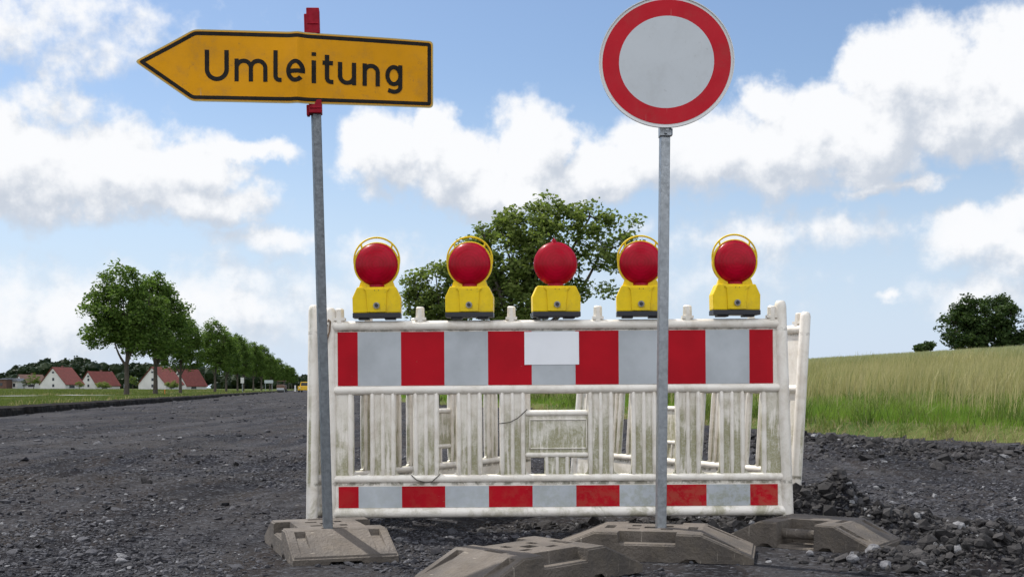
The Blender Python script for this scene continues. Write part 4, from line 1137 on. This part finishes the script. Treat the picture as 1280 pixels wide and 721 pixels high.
blobs = [  # px,py,rx,ry,gain,softness
 (40, 40, 210, 62, .42), (20, 205, 150, 72, 1.1), (150, 215, 120, 60, 1.2), (230, 205, 80, 46, 1.1), (310, 190, 70, 20, .8), (260, 250, 90, 34, .9), (70, 130, 70, 34, .5),
 (340, 302, 75, 24, .7), (260, 385, 210, 60, .8), (70, 400, 210, 70, .8), (470, 330, 90, 40, .45),
 (485, 190, 60, 62, 1.1), (545, 175, 42, 56, 1.1), (580, 215, 80, 60, 1.2), (662, 190, 62, 72, 1.2), (640, 235, 120, 42, 1.2), (740, 215, 80, 46, 1.1), (820, 190, 80, 56, 1.1),
 (900, 190, 90, 56, 1.1), (970, 190, 90, 60, 1.1), (960, 130, 40, 34, .9), (1010, 150, 60, 46, 1.), (1080, 170, 90, 66, 1.2), (1110, 95, 66, 66, 1.2), (1160, 90, 70, 72, 1.2), (1190, 150, 90, 56, 1.2), (1262, 110, 70, 92, 1.3),
 (980, 290, 190, 34, .42), (1110, 232, 80, 13, .6), (1225, 288, 85, 38, 1.), (1275, 310, 60, 50, 1.), (1215, 370, 80, 32, .75), (1105, 374, 14, 10, .9), (900, 350, 120, 40, .35), (1330, 200, 60, 120, 1.)]
g = bpy.data.node_groups.new('cloud_density', 'ShaderNodeTree')
g.interface.new_socket('P', in_out='INPUT', socket_type='NodeSocketVector'); g.interface.new_socket('D', in_out='OUTPUT', socket_type='NodeSocketFloat')
G = NT(g); gi = G.n('NodeGroupInput'); go = G.n('NodeGroupOutput')
P0 = gi.outputs[0]
def vnz(scale, det, ro=.6):
    o = G.n('ShaderNodeTexNoise'); o.noise_dimensions = '2D'; o.inputs['Scale'].default_value = scale; o.inputs['Detail'].default_value = det; o.inputs['Roughness'].default_value = ro; G.l(P0, o.inputs['Vector']); return o
nd = vnz(.30, 5); vsn = G.n('ShaderNodeVectorMath', operation='SUBTRACT'); G.l(nd.outputs['Color'], vsn.inputs[0]); vsn.inputs[1].default_value = (.5, .5, .5)
vsc = G.n('ShaderNodeVectorMath', operation='MULTIPLY'); G.l(vsn.outputs[0], vsc.inputs[0]); vsc.inputs[1].default_value = (3.0, 2.2, 0)
va = G.n('ShaderNodeVectorMath', operation='ADD'); G.l(P0, va.inputs[0]); G.l(vsc.outputs[0], va.inputs[1]); PW = va.outputs[0]
acc = None
for (px, py, rx_, ry_, gain) in blobs:
    a_ = math.degrees(math.atan((px-CX)/F)); e_ = math.degrees(math.atan((HY-py)/math.hypot(F, px-CX)))
    s1 = G.n('ShaderNodeVectorMath', operation='SUBTRACT'); G.l(PW, s1.inputs[0]); s1.inputs[1].default_value = (a_, e_, 0)
    s2 = G.n('ShaderNodeVectorMath', operation='MULTIPLY'); G.l(s1.outputs[0], s2.inputs[0]); kk = F/57.3
    s2.inputs[1].default_value = (kk/rx_, kk/ry_, 0)
    s3 = G.n('ShaderNodeVectorMath', operation='LENGTH'); G.l(s2.outputs[0], s3.inputs[0])
    q = G.math('MULTIPLY', G.math('SUBTRACT', 1.12, s3.outputs['Value']), gain)
    acc = q if acc is None else G.math('SMOOTH_MAX', acc, q, .12)
# generic cloud field outside the photographed part of the sky, thickened behind the viewpoint to add fill light
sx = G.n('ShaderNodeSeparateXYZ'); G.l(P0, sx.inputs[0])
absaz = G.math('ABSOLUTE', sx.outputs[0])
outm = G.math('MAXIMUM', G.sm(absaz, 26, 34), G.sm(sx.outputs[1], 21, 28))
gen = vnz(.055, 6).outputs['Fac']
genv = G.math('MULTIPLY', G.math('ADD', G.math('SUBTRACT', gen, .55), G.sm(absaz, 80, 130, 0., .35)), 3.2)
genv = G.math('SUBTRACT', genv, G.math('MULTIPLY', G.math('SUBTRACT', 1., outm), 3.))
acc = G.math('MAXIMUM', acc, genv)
fine = vnz(.62, 8, .56).outputs['Fac']
G.l(G.math('ADD', acc, G.math('MULTIPLY', G.math('SUBTRACT', fine, .5), .95)), go.inputs[0])
cv = N.n('ShaderNodeCombineXYZ'); N.l(AZ, cv.inputs[0]); N.l(EL, cv.inputs[1])
def dens(dx, dy):
    v = N.n('ShaderNodeVectorMath', operation='ADD'); N.l(cv.outputs[0], v.inputs[0]); v.inputs[1].default_value = (dx, dy, 0)
    gg = N.n('ShaderNodeGroup'); gg.node_tree = g; N.l(v.outputs[0], gg.inputs[0]); return gg.outputs[0]
D0 = dens(0, 0); D1 = dens(-.5, 1.0); D2 = dens(-.9, 2.6)
cA = N.sm(D0, -.03, .52); cB = N.sm(D0, -.12, .85); lowf = N.sm(EL, 4.5, 8.5, 1., 0.)
cover = N.math('ADD', N.math('MULTIPLY', cA, N.math('SUBTRACT', 1., lowf)), N.math('MULTIPLY', cB, lowf))
sh = N.math('ADD', N.math('MULTIPLY', N.math('SUBTRACT', D0, D1), .55), N.math('MULTIPLY', N.math('SUBTRACT', D0, D2), .30))
wsp = N.noise(.9, 6, .6, cv.outputs[0])
lit = N.sm(N.math('ADD', sh, N.math('MULTIPLY', N.math('SUBTRACT', wsp, .5), .9)), -.46, .34)
K = 1/SKY
cshade = tuple(v*K for v in (.55, .60, .68))+(1,); clit = tuple(v*K for v in (.89, .90, .92))+(1,)
ccol = N.mix(lit, cshade, clit)
# unseen clouds behind the viewpoint, brightened as fill light for the shaded barrier front
fill_boost = N.sm(N.math('ABSOLUTE', AZ), 50, 120, 1., 1.75)
vb = N.n('ShaderNodeVectorMath', operation='SCALE'); N.l(ccol, vb.inputs[0]); N.l(fill_boost, vb.inputs['Scale'])
horizon = N.sm(EL, 0., 15., .85, 0.)
tint = N.mix(1.0, (1, 1, 1, 1), (1, 1, 1, 1))
tn = N.n('ShaderNodeVectorMath', operation='MULTIPLY'); N.l(sky.outputs[0], tn.inputs[0]); tn.inputs[1].default_value = (.95, 1.0, 1.07)
skyc = N.mix(horizon, tn.outputs[0], tuple(v*K for v in (.60, .71, .88))+(1,))
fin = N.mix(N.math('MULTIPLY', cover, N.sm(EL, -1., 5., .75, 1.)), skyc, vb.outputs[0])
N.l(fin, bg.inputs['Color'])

sl = bpy.data.lights.new('sun', 'SUN'); sl.energy = 4.8; sl.angle = R(.55); sl.color = (1, .95, .87)
so = bpy.data.objects.new('sun', sl); col.objects.link(so); so.rotation_euler = sun_dir.to_track_quat('Z', 'Y').to_euler(); so.location = (-10, 15, 30)

cam = bpy.data.cameras.new('camera'); co = bpy.data.objects.new('camera', cam); col.objects.link(co)
co.location = (0, 0, EYE); co.rotation_euler = (R(90), 0, 0)
cam.sensor_width = 36; cam.sensor_fit = 'HORIZONTAL'; cam.lens = 36*F/1280; cam.shift_y = (HY-360.5)/1280
cam.clip_start = .05; cam.clip_end = 8000
sc.camera = co
sc.view_settings.view_transform = 'Standard'; sc.view_settings.look = 'None'; sc.view_settings.gamma = 1; sc.view_settings.exposure = .12
sc.render.engine = 'CYCLES'
sc.cycles.max_bounces = 8; sc.cycles.transparent_max_bounces = 8
